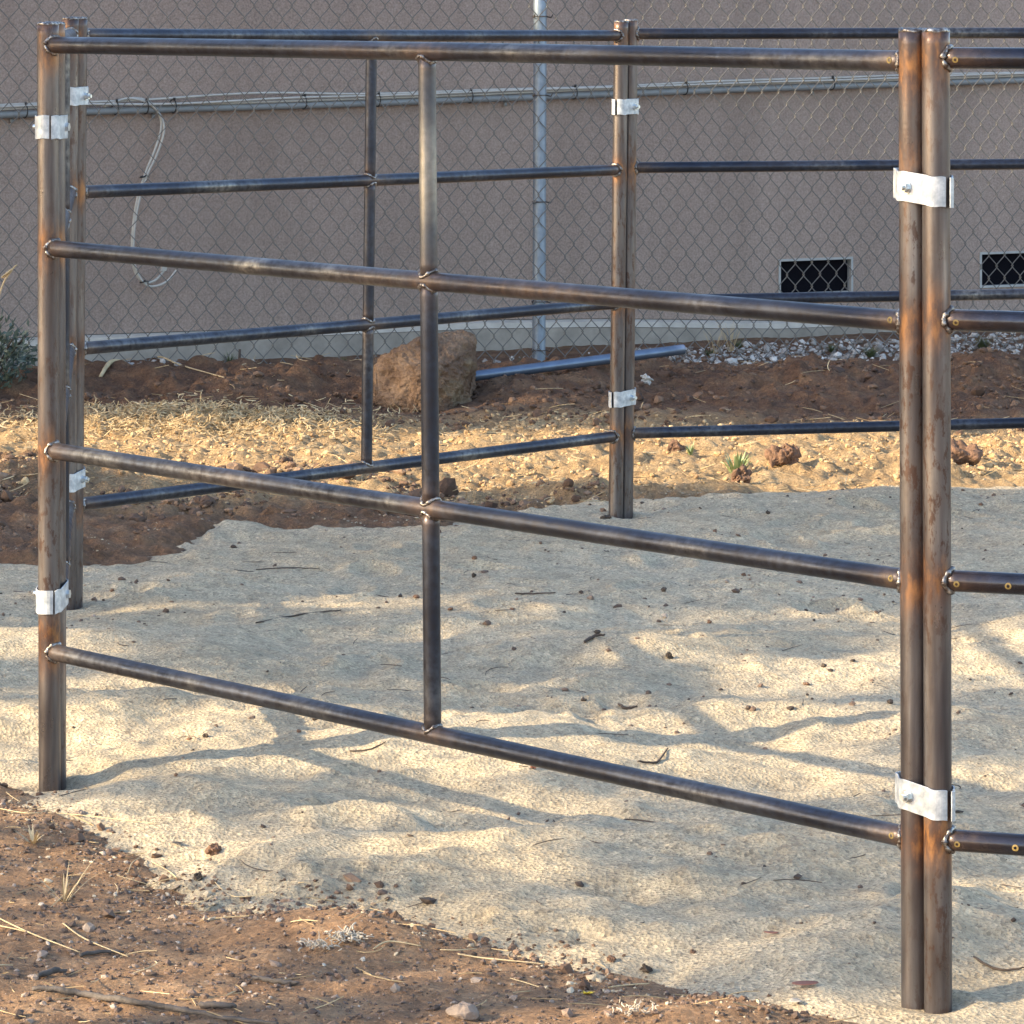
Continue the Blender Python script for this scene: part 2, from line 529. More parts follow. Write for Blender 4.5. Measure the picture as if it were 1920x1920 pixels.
def sand_z(x, y, sd):
    e = sd + .12 * fbm(x, y, .34, 5, 55, .6) + .05 * fbm(x, y, .06, 3, 57, .6)
    z = np.where(e > 0, .018 * sstep(0, .22, e), .55 * e)
    w = .6 + .4 * sstep(11.5, 8.5, y) if False else 1.0
    near = 1 - sstep(8.0, 10.5, y)
    a = .030 + .042 * near
    wx = x + .25 * fbm(x, y, .9, 2, 71); wy = y + .25 * fbm(x, y, .9, 2, 73)
    und = a * (fbm(wx, wy * 1.15, .50, 4, 61, .48))
    foot = (.010 + .020 * near) * np.minimum(fbm(x, y, .19, 2, 81) + .12, 0)
    z = z + (und + foot) * sstep(-.1, .2, e) + .006 * fbm(x, y, .06, 3, 91, .6)
    for p, sx, sy, h in SBUMPS:
        z = z + h * gauss(x, y, p, sx, sy) * sstep(-.08, .1, e)
    z = z + .009 * fbm(x * .45, y, .085, 3, 141, .6) * sstep(0, .2, e)
    for fx, fy, fa, fl, fw, fd in PRINTS:            # boot and hoof prints
        m_ = (np.abs(x - fx) < .3) & (np.abs(y - fy) < .3) & (e > .12)
        if not m_.any(): continue
        dx, dy = x[m_] - fx, y[m_] - fy
        u_ = (dx * math.cos(fa) + dy * math.sin(fa)) / fl; v_ = (-dx * math.sin(fa) + dy * math.cos(fa)) / fw
        q_ = u_ * u_ + v_ * v_
        z[m_] += fd * (-np.exp(-q_ * q_) + .55 * np.exp(-((np.sqrt(q_) - 1.35) / .35) ** 2) * (1 + .5 * u_))
    for px_, py_, pz_ in FEET:                       # the sand lies at a known level round the posts' feet
        r2 = (x - px_) ** 2 + (y - py_) ** 2
        z = z + (pz_ - z) * .92 * np.exp(-r2 / .13 ** 2)
        z = z + .013 * np.exp(-((np.sqrt(r2) - .065) / .026) ** 2) * (.6 + 1.2 * fbm(x, y, .09, 2, 131))
    return z

def hit_z(x, y):
    x = np.atleast_1d(np.asarray(x, float)); y = np.atleast_1d(np.asarray(y, float))
    sd = signed_dist(x, y)
    return np.maximum(dirt_z(x, y, sd), sand_z(x, y, sd))

def gz(x, y): return float(hit_z(x, y)[0])

def on(x, y, lift=0.0):
    """photograph pixel -> point on the uneven ground"""
    p = pg(x, y)
    for _ in range(6):
        p = pg(x, y, gz(p.x, p.y))
    return Vector((p.x, p.y, gz(p.x, p.y) + lift))

def lines(core, lo, hi, grow=1.35, start=.012):
    a, s = [], start
    v = core[0]
    while v > lo:
        s *= grow; v -= s; a.append(v)
    b, s = [], start
    v = core[-1]
    while v < hi:
        s *= grow; v += s; b.append(v)
    return np.array(a[::-1] + list(core) + b)

def ycore(y0, y1, k):
    out = [y0]
    while out[-1] < y1: out.append(out[-1] + k * out[-1] / 6.0)
    return out

def grid_mesh(name, xs, ys, zf, keep=None, attrs=None):
    X, Y = np.meshgrid(xs, ys)
    x = X.ravel(); y = Y.ravel()
    sd = signed_dist(x, y)
    z = zf(x, y, sd)
    nx, ny = len(xs), len(ys)
    i = np.arange(nx - 1); j = np.arange(ny - 1)
    I, J = np.meshgrid(i, j)
    a = (J * nx + I).ravel()
    quads = np.stack([a, a + 1, a + nx + 1, a + nx], 1)
    if keep is not None:
        k = keep(x, y, z, sd)
        quads = quads[k[quads].any(1)]
        used = np.unique(quads)
        rm = np.full(len(x), -1); rm[used] = np.arange(len(used))
        quads = rm[quads]; x, y, z, sd = x[used], y[used], z[used], sd[used]
    me = bpy.data.meshes.new(name)
    me.vertices.add(len(x)); me.loops.add(len(quads) * 4); me.polygons.add(len(quads))
    me.vertices.foreach_set('co', np.stack([x, y, z], 1).ravel().astype(np.float32))
    me.loops.foreach_set('vertex_index', quads.ravel().astype(np.int32))
    me.polygons.foreach_set('loop_start', (np.arange(len(quads)) * 4).astype(np.int32))
    me.polygons.foreach_set('loop_total', np.full(len(quads), 4, np.int32))
    me.polygons.foreach_set('use_smooth', np.ones(len(quads), bool))
    me.update(calc_edges=True)
    for nm, fn in (attrs or {}).items():
        at = me.attributes.new(nm, 'FLOAT', 'POINT')
        at.data.foreach_set('value', fn(x, y, z, sd).astype(np.float32))
    return me

def dry_lit_f(x, y, z, sd):  # dry soil, plus sunlight painted along the lit lane
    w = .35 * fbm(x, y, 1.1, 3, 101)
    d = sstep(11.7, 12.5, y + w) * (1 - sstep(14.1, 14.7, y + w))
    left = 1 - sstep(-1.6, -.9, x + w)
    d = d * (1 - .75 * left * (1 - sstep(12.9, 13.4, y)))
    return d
def red_f(x, y, z, sd):
    return (1 - sstep(7.6, 8.6, y)) * .95 + .25 * (sstep(8.6, 10, y) * (1 - sstep(11.5, 12.4, y)))

xs = lines(np.arange(-2.35, 2.55, .0088), -160, 160)
ys = lines(ycore(5.55, 18.6, .0076), -60, 260)
gm = grid_mesh('ground', xs, ys, dirt_z, attrs={'dry': dry_lit_f, 'red': red_f})
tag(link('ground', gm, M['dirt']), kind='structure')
xs2 = lines(np.arange(-1.95, 1.95, .0085), -5, 6.5)
ys2 = lines(ycore(5.5, 13.1, .0074), 5.0, 13.2)
def keep_sand(x, y, z, sd): return (sd > -.14) & (z > dirt_z(x, y, sd) - .03)
sm_ = grid_mesh('sand', xs2, ys2, sand_z, keep=keep_sand)
tag(link('sand', sm_, M['sand']), kind='structure')

# ------------------------------------------------------------------ corral panels
RP = .022      # post radius
RR = .0168     # rail radius
RU = .0158     # upright radius
RZ = [1.48, 1.073, .668, .265]

def post_line(xt, xb, Y, dz=0.0, top=1.52):
    """axis of a post from its top and foot in the photograph"""
    t = Vector(((xt - 960) * Y / F, Y, top + dz))
    b = Vector(((xb - 960) * Y / F, Y, 0.0))
    d = (b - t) / (t.z - b.z)
    return t, t + d * (t.z + .07)          # foot is sunk in the ground

def at_z(line, z):
    t, b = line
    return lerp(t, b, (t.z - z) / (t.z - b.z))

def bead(mb, base, d, R, r, rad=.0042, e2=None):
    """weld bead round the saddle where a pipe (radius r, direction d) meets a pipe of radius R at base"""
    d = Vector(d).normalized()
    up = Vector(e2) if e2 is not None else Vector((0, 0, 1))
    e1 = d.cross(up).normalized()
    n = 40
    pts, rs = [], []
    ph = random.uniform(0, 6)
    for k in range(n + 1):
        t = 2 * math.pi * k / n
        c = r * 1.03 * math.cos(t)
        dist = math.sqrt(max(R * R - c * c, 1e-8)) + .001
        pts.append(Vector(base) + e1 * c + up * (r * 1.03 * math.sin(t)) + d * dist)
        rs.append(rad * (1 + .28 * math.sin(7 * t + ph) + .22 * math.sin(13 * t + 2 * ph) + random.uniform(-.12, .12)))
    rs[-1] = rs[0]
    tube(mb, pts, rs, 8, caps=False)

def add_post(panel, origin, line, welds, dark_top=True, label=None, extra=()):
    t, b = line
    L_ = (t - b).length
    n = int(L_ / .018)
    pts, ru = [], []
    for i in range(n + 1):
        p = lerp(t, b, i / n)
        s = 0.0
        for z in welds:
            s = max(s, math.exp(-((p.z - z) / .042) ** 2) * .95)
        s = max(s, math.exp(-(max(0, t.z - p.z)) / .05) * .8 if dark_top else 0)
        for z, sg, am in extra: s = max(s, am * math.exp(-((p.z - z) / sg) ** 2))
        pts.append(p); ru.append(s)
    mb = MB(); tube(mb, pts, RP, 28, ru)
    po = mb.build('post', M['post'], panel, origin)
    if label: po['label'] = label
    # welded plug closing the top
    mb = MB()
    ring = [t + Vector((math.cos(a) * (RP - .004), math.sin(a) * (RP - .004), .0015 + .0012 * math.sin(5 * a))) for a in np.linspace(0, 2 * math.pi, 33)]
    tube(mb, ring, [.0042 * random.uniform(.75, 1.25) for _ in range(33)], 8, caps=False)
    k = MB()
    cap = [t + Vector((math.cos(a) * (RP - .003), math.sin(a) * (RP - .003), .002)) for a in np.linspace(0, 2 * math.pi, 24, endpoint=False)]
    k.add(cap + [p - Vector((0, 0, .006)) for p in cap], [tuple(range(24))] + [(i, (i + 1) % 24, 24 + (i + 1) % 24, 24 + i) for i in range(24)])
    k.v, k.f, k.a = k.v, k.f, k.a
    mb.add(k.v, k.f)
    wb = mb.build('cap_weld', M['weld'], None, origin)
    wb.location = (0, 0, 0); wb.parent = po
    return po

def add_pipe(name, panel, origin, a, b, r, rust_pts, mat='rail', rad=.05, amp=.9):
    L_ = (b - a).length
    n = max(6, int(L_ / .02))
    d = (b - a).normalized()
    pts, ru = [], []
    sag = random.uniform(-.002, .002)
    for i in range(n + 1):
        u = i / n
        p = lerp(a, b, u)
        s = 0.0
        for q, rr, am in rust_pts:
            s = max(s, am * math.exp(-((p - q).length / rr) ** 2))
        pts.append(p + Vector((0, 0, sag * math.sin(math.pi * u)))); ru.append(s)
    mb = MB(); tube(mb, pts, r, 24, ru)
    return mb.build(name, M[mat], panel, origin)

def paint_ring(rail_o, origin, a, b, u, toward, r, size=.0052):
    """a stamped yellow ring on the pipe's surface"""
    d = (b - a).normalized()
    c = lerp(a, b, u)
    n = Vector(toward); n = (n - d * n.dot(d)).normalized()
    e = d.cross(n).normalized()
    mb = MB()
    vs_, fs = [], []
    K = 20
    for i in range(K):
        t = 2 * math.pi * i / K
        for rr in (size * .45, size):
            du = math.cos(t) * rr; dv = math.sin(t) * rr
            ang = dv / r
            vs_.append(c + d * du + (n * math.cos(ang) + e * math.sin(ang)) * (r + .0006))
    for i in range(K):
        j = (i + 1) % K
        fs.append((2 * i, 2 * i + 1, 2 * j + 1, 2 * j))
    mb.add(vs_, fs)
    o = mb.build('paint_mark', M['yellow'], rail_o, origin)
    return o

def panel(label, la, lb, dza=0.0, dzb=0.0, mid=True, mid_lean=(0, 0), group='pipe panels of the round pen', heat=(), bare=False, extra=(), extra_a=(), rail_mat='rail'):
    origin = Vector((la[1].x, la[1].y, 0))
    P = empty('corral_panel', origin, label, 'fence panel', group)
    pa = add_post(P, origin, la, [z + dza for z in RZ], extra=extra_a)
    pb = add_post(P, origin, lb, [z + dzb for z in RZ], extra=extra)
    rails = []
    mids = []
    for z in RZ:
        a = at_z(la, z + dza); b = at_z(lb, z + dzb)
        d = (b - a).normalized()
        m = lerp(a, b, .5)
        if mid_lean: m = m + d * lerp(mid_lean[0], mid_lean[1], (RZ[0] - z) / (RZ[0] - RZ[-1]))
        mids.append(m)
        rp = [(a, .07, .9), (b, .07, .9)]
        if mid: rp.append((m, .06, .75))
        for (hz, u, w, am) in heat:
            if abs(hz - z) < .01: rp.append((lerp(a, b, u), w, am))
        ro = add_pipe('rail', P, origin, a + d * (RP * .55), b - d * (RP * .55), RR, rp, rail_mat)
        rails.append((ro, a, b))
        for (base, dd) in ((a, d), (b, -d)):
            mb = MB(); bead(mb, base, dd, RP, RR)
            w = mb.build('weld_bead', M['weld'], ro, origin)
    if mid:
        up = Vector((0, 0, 1))
        for i in range(3):
            a = mids[i + 1]; b = mids[i]
            ax = (b - a).normalized()
            uo = add_pipe('upright', P, origin, a + ax * (RR * .5), b - ax * (RR * .5), RU, [(a, .035, .8), (b, .035, .8)], 'bare' if (bare and i == 0) else 'rail')
            d = (rails[i][2] - rails[i][1]).normalized()
            for base, dd in ((a, ax), (b, -ax)):
                mb = MB()
                # saddle on a level rail: the rail axis takes the place of "up"
                bead(mb, base, dd, RR, RU * .98, .0036, e2=d)
                mb.build('weld_bead', M['weld'], uo, origin)
    return P, rails, origin

lA_R = post_line(1711, 1716, 6.085); lB_R = post_line(1754.5, 1759, 6.055)
lA_L = post_line(90, 93, 7.80);      lC_L = post_line(102, 104, 7.842)
lC_BL = post_line(132, 126, 10.03);  lD_BL = post_line(148, 139, 10.065)
lD_BM = post_line(1165, 1154.5, 11.81, -.018); lE_BM = post_line(1182.5, 1173.5, 11.843, -.014)
endB = Vector((.66 + 2.4 * .95, 6.05 - 2.4 * .31, 0))
lB_end = (Vector((endB.x, endB.y, 1.52)), Vector((endB.x, endB.y, -.07)))
endE = Vector((.362 + 3.05 * .976, 11.843 + 3.05 * .216, 0))
lE_end = (Vector((endE.x, endE.y, 1.51)), Vector((endE.x, endE.y, -.07)))

pA, rA, oA = panel('rusty four-rail steel pipe panel standing in front of the other panels', lA_L, lA_R, 0, -.006, mid_lean=(0, .011), bare=True, extra=((1.46, .045, 1.05), (1.33, .05, .6), (1.06, .03, 1.0)), extra_a=((1.47, .04, 1.1), (.67, .03, 1.1), (.30, .035, 1.2), (.265, .03, 1.1)),
                   heat=((1.48, .42, .12, .35), (1.073, .62, .22, .5), (1.073, .44, .1, .5), (.668, .25, .1, .25)))
pB, rB, oB = panel('four-rail pipe panel with glossy dark rails and yellow paint rings beyond the front double post', lB_R, lB_end, 0, 0, extra_a=((.27, .04, 1.2), (.67, .035, 1.1), (1.49, .03, 1.0)), rail_mat='oiled')
pC, rC, oC = panel('four-rail pipe panel seen almost end-on between the two paired posts beside the green shrub', lC_L, lC_BL)
pD, rD, oD = panel('four-rail pipe panel with thin dark upright, in front of the boulder', lD_BL, lD_BM, 0, -.018, mid_lean=(0, -.004))
pE, rE, oE = panel('back four-rail pipe panel in front of the two wall vents', lE_BM, lE_end, -.013, -.013)

# yellow paint rings by the front double post
for i, (ro, a, b) in enumerate(rA):
    L_ = (b - a).length
    tw = Vector((0, 0, 1.5)) - b
    paint_ring(ro, oA, a, b, 1 - .034 / L_, (Vector((-.35, -1, .1))), RR)
for i, (ro, a, b) in enumerate(rB):
    L_ = (b - a).length
    paint_ring(ro, oB, a, b, .034 / L_, Vector((-.1, -1, -.15)), RR, .0048)
    if i >= 2: paint_ring(ro, oB, a, b, (.115 if i == 2 else .125) / L_, Vector((.1, -1, -.1)), RR)

# ------------------------------------------------------------------ hinge clamps
def clamp(l1, l2, z, side, tilt, label, slot=18, lip=True):
    """strap clamp round post 1 and post 2; the bolt sits on post 1 facing 'side', the slot is at the far end of post 2"""
    c1 = at_z(l1, z); c2 = at_z(l2, z)
    org = (c1 + c2) / 2
    half = (c2 - c1).length / 2
    u = (c2 - c1).normalized()
    v = Vector(side); v = (v - u * v.dot(u)); v.z = 0; v.normalize()
    w = Vector((0, 0, 1))
    E = empty('hinge_clamp', org, label, 'clamp', 'galvanized clamps on the paired posts')
    R = RP + .0022
    path = []
    def arc(cx, a0, a1, n, r=R):
        for i in range(n + 1):
            a = math.radians(lerp(a0, a1, i / n)); path.append((cx + r * math.cos(a), r * math.sin(a)))
    arc(half, slot, 92, 9)
    arc(-half, 88, 140, 6)
    path.append((-half - R * .98, R * .42)); path.append((-half - R - .006, R * .30)); path.append((-half - R - .0065, -R * .30)); path.append((-half - R * .98, -R * .42))
    arc(-half, 220, 272, 6)
    arc(half, 268, 345 if lip else 352 + slot, 9)
    if lip: path.append((half + R + .004, -.004)); path.append((half + R + .0045, .0045))
    P2 = [Vector(p) for p in path]
    n = len(P2)
    H = .047; T = .0024
    mb = MB(); vs_, fs = [], []
    for i, p in enumerate(P2):
        d = (P2[min(i + 1, n - 1)] - P2[max(i - 1, 0)]).normalized()
        nrm = Vector((d.y, -d.x)) * -1
        if nrm.dot(p - Vector((max(-half, min(half, p.x)), 0))) < 0: nrm = -nrm
        for off in (0, T):
            q = p + nrm * off
            for s in (-.5, .5):
                zz = s * H + math.tan(tilt) * q.x + .0009 * math.sin(i * .8)
                vs_.append(u * q.x + v * q.y + w * zz)
    for i in range(n - 1):
        a = 4 * i; b = 4 * (i + 1)
        fs += [(a, a + 1, b + 1, b), (a + 2, b + 2, b + 3, a + 3), (a, b, b + 2, a + 2), (a + 1, a + 3, b + 3, b + 1)]
    fs += [(0, 2, 3, 1), (4 * n - 4, 4 * n - 3, 4 * n - 1, 4 * n - 2)]
    mb.add(vs_, fs)
    so = mb.build('strap', M['galv'], E, (0, 0, 0))
    for p_ in so.data.polygons: p_.use_smooth = False
    bv = so.modifiers.new('b', 'BEVEL'); bv.width = .0006; bv.segments = 2; bv.limit_method = 'ANGLE'
    # bolt: washer, hex head, shank end at the back
    def disc(mb, c, axis, r, h, k, rot=0):
        a, b = frame(axis)
        ps = [[c + (a * math.cos(2 * math.pi * i / k + rot) + b * math.sin(2 * math.pi * i / k + rot)) * r + axis * o for i in range(k)] for o in (0, h)]
        mb.add(ps[0] + ps[1], [tuple(reversed(range(k))), tuple(range(k, 2 * k))] + [(i, (i + 1) % k, k + (i + 1) % k, k + i) for i in range(k)])
    c = u * (-half * .72) + v * (R + .0024 - .001) + w * (math.tan(tilt) * -half * .72)
    mb = MB(); disc(mb, c, v, .0105, .0028, 20); disc(mb, c + v * .0028, v, .0084, .0085, 6, .3); disc(mb, c + v * .0113, v, .0046, .006, 14)
    bo = mb.build('bolt', M['bolt'], E, (0, 0, 0), smooth=False)
    c2_ = u * (-half * .72) - v * (R + .0024 - .001) + w * (math.tan(tilt) * -half * .72)
    mb = MB(); disc(mb, c2_, -v, .009, .007, 6, .1)
    mb.build('nut', M['bolt'], E, (0, 0, 0), smooth=False)
    return E

toc = Vector((0, -1, 0))
clamp(lA_R, lB_R, 1.277, (-.25, -1, 0), math.radians(-6), 'galvanized strap clamp high on the front rusty double post')
clamp(lA_R, lB_R, .328, (-.25, -1, 0), math.radians(-8), 'galvanized strap clamp low on the front rusty double post')
clamp(lC_L, lA_L, 1.315, (-1, -.1, 0), math.radians(1), 'galvanized strap clamp with bolt poking out sideways, level with the cables on the wall', -22, False)
clamp(lC_L, lA_L, .373, (-1, -.1, 0), math.radians(-9), 'galvanized strap clamp with bolt poking out sideways, just above a bottom rail weld', -34, False)
clamp(lD_BL, lC_BL, 1.322, (.8, -.6, 0), math.radians(0), 'small galvanized clamp in front of the hanging white cables')
clamp(lD_BL, lC_BL, .332, (.8, -.6, 0), math.radians(-7), 'small galvanized clamp on the paired posts, against sunlit straw and brown soil')
clamp(lE_BM, lD_BM, 1.246, (.2, -1, 0), 0, 'galvanized clamp high on the far double post, just below the wall conduit')
clamp(lE_BM, lD_BM, .362, (.2, -1, 0), math.radians(-3), 'galvanized clamp low on the far double post, against dark soil')

# ------------------------------------------------------------------ house wall
US = Vector((.8944, .4472, 0)); NS = Vector((.4472, -.8944, 0))   # along the wall, out of the wall
W0 = Vector((0, 17.9, 0))
def wall_hit(x, y, off=0.0):
    """photograph pixel on the wall plane (moved out by off) -> (s, z)"""
    o = W0 + NS * off
    dx = (x - 960) / F
    # ray (dx*t, t): (p - o).NS = 0
    t = o.dot(NS) / (dx * NS.x + NS.y)
    p = Vector((dx * t, t, HC - y * t / F))
    return (p - o).dot(US), p.z
def wp(s, z, off=0.0): return W0 + US * s + NS * off + Vector((0, 0, z))

house = empty('house', W0, 'long grey-taupe stucco house wall behind the chain-link fence', 'house')
v1 = wall_hit(1463, 493)[0], wall_hit(1595, 486)[0]
v2 = wall_hit(1840, 474)[0], wall_hit(1840, 474)[0] + (v1[1] - v1[0])
VZ = (.172, .325)
LEDGE = [(-9, .112), (wall_hit(165, 627)[0], .112), (wall_hit(500, 616)[0], .106), (wall_hit(900, 600)[0], .106), (wall_hit(1140, 598)[0], .088), (wall_hit(1450, 601)[0], .046), (9, .03)]
cols = sorted(set([-9] + [s for s, _ in LEDGE[1:-1]] + [v1[0], v1[1], v2[0], v2[1], 9]))
def ledge_z(s):
    return float(np.interp(s, [p[0] for p in LEDGE], [p[1] for p in LEDGE]))
mb = MB()
for i in range(len(cols) - 1):
    a, b = cols[i], cols[i + 1]
    hole = (abs(a - v1[0]) < 1e-6) or (abs(a - v2[0]) < 1e-6)
    rows_a = [ledge_z(a), VZ[0], VZ[1], 3.5]; rows_b = [ledge_z(b), VZ[0], VZ[1], 3.5]
    for r in range(3):
        if hole and r == 1: continue
        mb.add([wp(a, rows_a[r]), wp(b, rows_b[r]), wp(b, rows_b[r + 1]), wp(a, rows_a[r + 1])], [(0, 1, 2, 3)])
# sides and back of the house, underside of the stucco
B_ = 7.0
mb.add([wp(-9, -.1), wp(-9, 3.5), wp(-9, 3.5, -B_), wp(-9, -.1, -B_)], [(0, 1, 2, 3)])
mb.add([wp(9, -.1), wp(9, 3.5), wp(9, 3.5, -B_), wp(9, -.1, -B_)], [(3, 2, 1, 0)])
mb.add([wp(-9, -.1, -B_), wp(9, -.1, -B_), wp(9, 3.5, -B_), wp(-9, 3.5, -B_)], [(3, 2, 1, 0)])
mb.build('wall', M['stucco'], house, W0, smooth=False)
# foundation: stands 5 cm proud with a sloping cement ledge on top
mb = MB(); md = MB()
lc = [p[0] for p in LEDGE]
for i in range(len(lc) - 1):
    a, b = lc[i], lc[i + 1]; za, zb = ledge_z(a), ledge_z(b)
    mb.add([wp(a, -.4, .05), wp(b, -.4, .05), wp(b, zb - .038, .05), wp(a, za - .038, .05)], [(0, 1, 2, 3)])
    md.add([wp(a, za - .036, .052), wp(b, zb - .036, .052), wp(b, zb - .012, .045), wp(a, za - .012, .045),
            wp(a, za - .002, -.01), wp(b, zb - .002, -.01)], [(0, 1, 2, 3), (3, 2, 5, 4)])
fo = mb.build('foundation', M['concrete'], house, W0, smooth=False)
lo = md.build('ledge', M['ledge'], house, W0, smooth=False)
mb = MB()
box(mb, wp(0, 3.56, -3.5), US, NS, (0, 0, 1), 18.3, 7.3, .12)
ridge = 4.8
mb.add([wp(-9.2, 3.63, .16), wp(9.2, 3.63, .16), wp(9.2, ridge, -3.5), wp(-9.2, ridge, -3.5), wp(-9.2, 3.63, -7.2), wp(9.2, 3.63, -7.2)],
       [(0, 1, 2, 3), (3, 2, 5, 4), (0, 3, 4), (1, 5, 2)])
mb.build('roof', M['roof'], house, W0, smooth=False)
for vv, lab in ((v1, None), (v2, None)):
    s0, s1 = vv
    mb = MB(); t = .011
    for (a, b, za, zb) in ((s0 - t, s1 + t, VZ[1], VZ[1] + t), (s0 - t, s1 + t, VZ[0] - t, VZ[0]), (s0 - t, s0, VZ[0], VZ[1]), (s1, s1 + t, VZ[0], VZ[1])):
        box(mb, wp((a + b) / 2, (za + zb) / 2, -.005), US, NS, (0, 0, 1), b - a, .022, zb - za)
    vo = mb.build('vent', M['vframe'], house, W0, smooth=False)
    mb = MB()
    # lining of the opening and a flat black screen standing for the unlit crawlspace
    D = -.11
    mb.add([wp(s0, VZ[0], -.012), wp(s1, VZ[0], -.012), wp(s1, VZ[1], -.012), wp(s0, VZ[1], -.012),
            wp(s0, VZ[0], D), wp(s1, VZ[0], D), wp(s1, VZ[1], D), wp(s0, VZ[1], D)],
           [(0, 1, 5, 4), (1, 2, 6, 5), (2, 3, 7, 6), (3, 0, 4, 7)])
    mb.build('lining', M['conduit'], vo, W0, smooth=False)
    mb = MB()
    mb.add([wp(s0, VZ[0], -.03), wp(s1, VZ[0], -.03), wp(s1, VZ[1], -.03), wp(s0, VZ[1], -.03)], [(0, 1, 2, 3)])
    mb.build('dark_screen', M['dark'], vo, W0, smooth=False)

# conduit and cables along the wall
CON = [(-250, 213), (0, 210), (160, 204), (400, 197), (640, 190), (1020, 176), (1280, 166), (1680, 153), (1900, 146), (2200, 138)]
def along(pts, off, step=.05):
    sz = [wall_hit(x, y, off) for x, y in pts]
    s_ = np.array([p[0] for p in sz]); z_ = np.array([p[1] for p in sz])
    S = np.arange(s_[0], s_[-1], step)
    Z = np.interp(S, s_, z_)
    return S, Z
S, Z = along(CON, .03)
mb = MB(); tube(mb, [wp(s, z - .012, .03) for s, z in zip(S, Z)], .0165, 14)
con = mb.build('conduit', M['conduit'], None, wp(S[0], Z[0], .03))
tag(con, 'grey conduit pipe running level along the stucco wall', 'pipe')
for q, sp in enumerate((wall_hit(945, 185)[0], wall_hit(1520, 165)[0], wall_hit(20, 215)[0], wall_hit(285, 208)[0])):
    z = float(np.interp(sp, S, Z)) - .012
    mb = MB()
    pts = [wp(sp, z + math.sin(a) * .0175, .03 + math.cos(a) * .0175) for a in np.linspace(0, 2 * math.pi, 17)]
    tube(mb, pts, .0022, 6, caps=False)
    box(mb, wp(sp, z - .028, .012), US, NS, (0, 0, 1), .014, .01, .022)
    mb.build('wall_clip', M['conduit'], con, wp(S[0], Z[0], .03))
CABS = ['white cable strapped along the top of the wall conduit, uppermost of the bundle', 'white cable in the middle of the bundle on the wall conduit', 'white cable tucked lowest in the bundle on the wall conduit']
for k in range(3):
    off = .045 + .012 * (k % 2)
    pts = []
    for s, z in zip(S, Z):
        wob = .005 * math.sin(s * 2.1 + k * 2) + .003 * math.sin(s * 5.3 + k)
        spread = np.interp(s, [-2.6, -1.9, -1.2, -.6, 3], [.9, 1.6, 1.2, .5, .35])
        pts.append(wp(s, z + .010 + .007 * k + wob * spread * (.6 + .4 * k) + .004 * spread * k, off))
    mb = MB(); tube(mb, pts, .0056, 8)
    tag(mb.build('cable', M['cable'], None, pts[0]), CABS[k], 'cable')
for i, xpx in enumerate((40, 108, 210, 266, 318, 562, 700, 873, 1068, 1275, 1550, 1760)):
    s = wall_hit(xpx, 190)[0]; z = float(np.interp(s, S, Z))
    mb = MB()
    pts = [wp(s + .004 * math.cos(a), z + .001 + math.sin(a) * .030, .040 + math.cos(a) * .030) for a in np.linspace(0, 2 * math.pi, 19)]
    tube(mb, pts, .0028, 6, caps=False)
    box(mb, wp(s, z + .033, .058), US, NS, (0, 0, 1), .008, .009, .012)
    tag(mb.build('cable_tie', M['tie'], None, pts[0]), 'small black tie binding white cables to the wall conduit', 'cable tie', 'cable ties along the wall conduit')

def spline(pts, n=10):
    pts = [Vector(p) for p in pts]; out = []
    for i in range(len(pts) - 1):
        p0 = pts[max(i - 1, 0)]; p1 = pts[i]; p2 = pts[i + 1]; p3 = pts[min(i + 2, len(pts) - 1)]
        for k in range(n):
            t = k / n
            out.append(.5 * ((2 * p1) + (p2 - p0) * t + (2 * p0 - 5 * p1 + 4 * p2 - p3) * t * t + (3 * p1 - p0 - 3 * p2 + p3) * t ** 3))
    out.append(pts[-1]); return out

def wpx(x, y, off):
    s, z = wall_hit(x, y, off); return wp(s, z, off)
loop1 = [(195, 200), (222, 188), (250, 184), (278, 190), (297, 212), (302, 240), (290, 282), (272, 326), (256, 380), (248, 440), (248, 490), (258, 518), (272, 530), (290, 526), (304, 512), (307, 505)]
loop2 = [(205, 197), (232, 186), (260, 187), (286, 199), (303, 222), (307, 248), (294, 290), (275, 330), (259, 384), (251, 440), (251, 488), (262, 520), (278, 536), (298, 535), (316, 525), (328, 510), (332, 506)]
for lp, off, lab in ((loop1, .045, 'white cable loop hanging down the wall and ending in a small white plug'), (loop2, .052, 'pale cable loop hanging behind the plugged one with a bare end')):
    pts = spline([wpx(x, y, off) for x, y in lp], 8)
    mb = MB(); tube(mb, pts, .0052, 10)
    o = mb.build('hanging_cable', M['cable'], None, pts[0])
    tag(o, lab, 'cable')
    if off < .05:
        mb = MB(); box(mb, wpx(307, 503, off), US, NS, (.25, 0, 1), .024, .016, .026)
        mb.build('plug', M['cable'], o, pts[0], smooth=False)
for (x, y) in ((268, 331), (268, 528)):
    mb = MB(); c = wpx(x, y, .048)
    pts = [c + US * (math.cos(a) * .013) + NS * (math.sin(a) * .013) + Vector((0, 0, .004 * math.cos(a))) for a in np.linspace(0, 2 * math.pi, 15)]
    tube(mb, pts, .003, 6, caps=False)
    box(mb, c + US * .02, US, NS, (0, 0, 1), .016, .006, .006)
    tag(mb.build('cable_tie', M['tie'], None, c), 'small black tie holding the two hanging cables together', 'cable tie', 'ties on the hanging cables')

# ------------------------------------------------------------------ chain-link fence
F0 = Vector((0, 16.7, 0))
CW, CH = .0855, .1087
fence = empty('chain_link_fence', F0, 'galvanized chain-link fence in front of the stucco wall', 'fence')
def fp(s, z, off=0.0): return F0 + US * s + NS * off + Vector((0, 0, z))
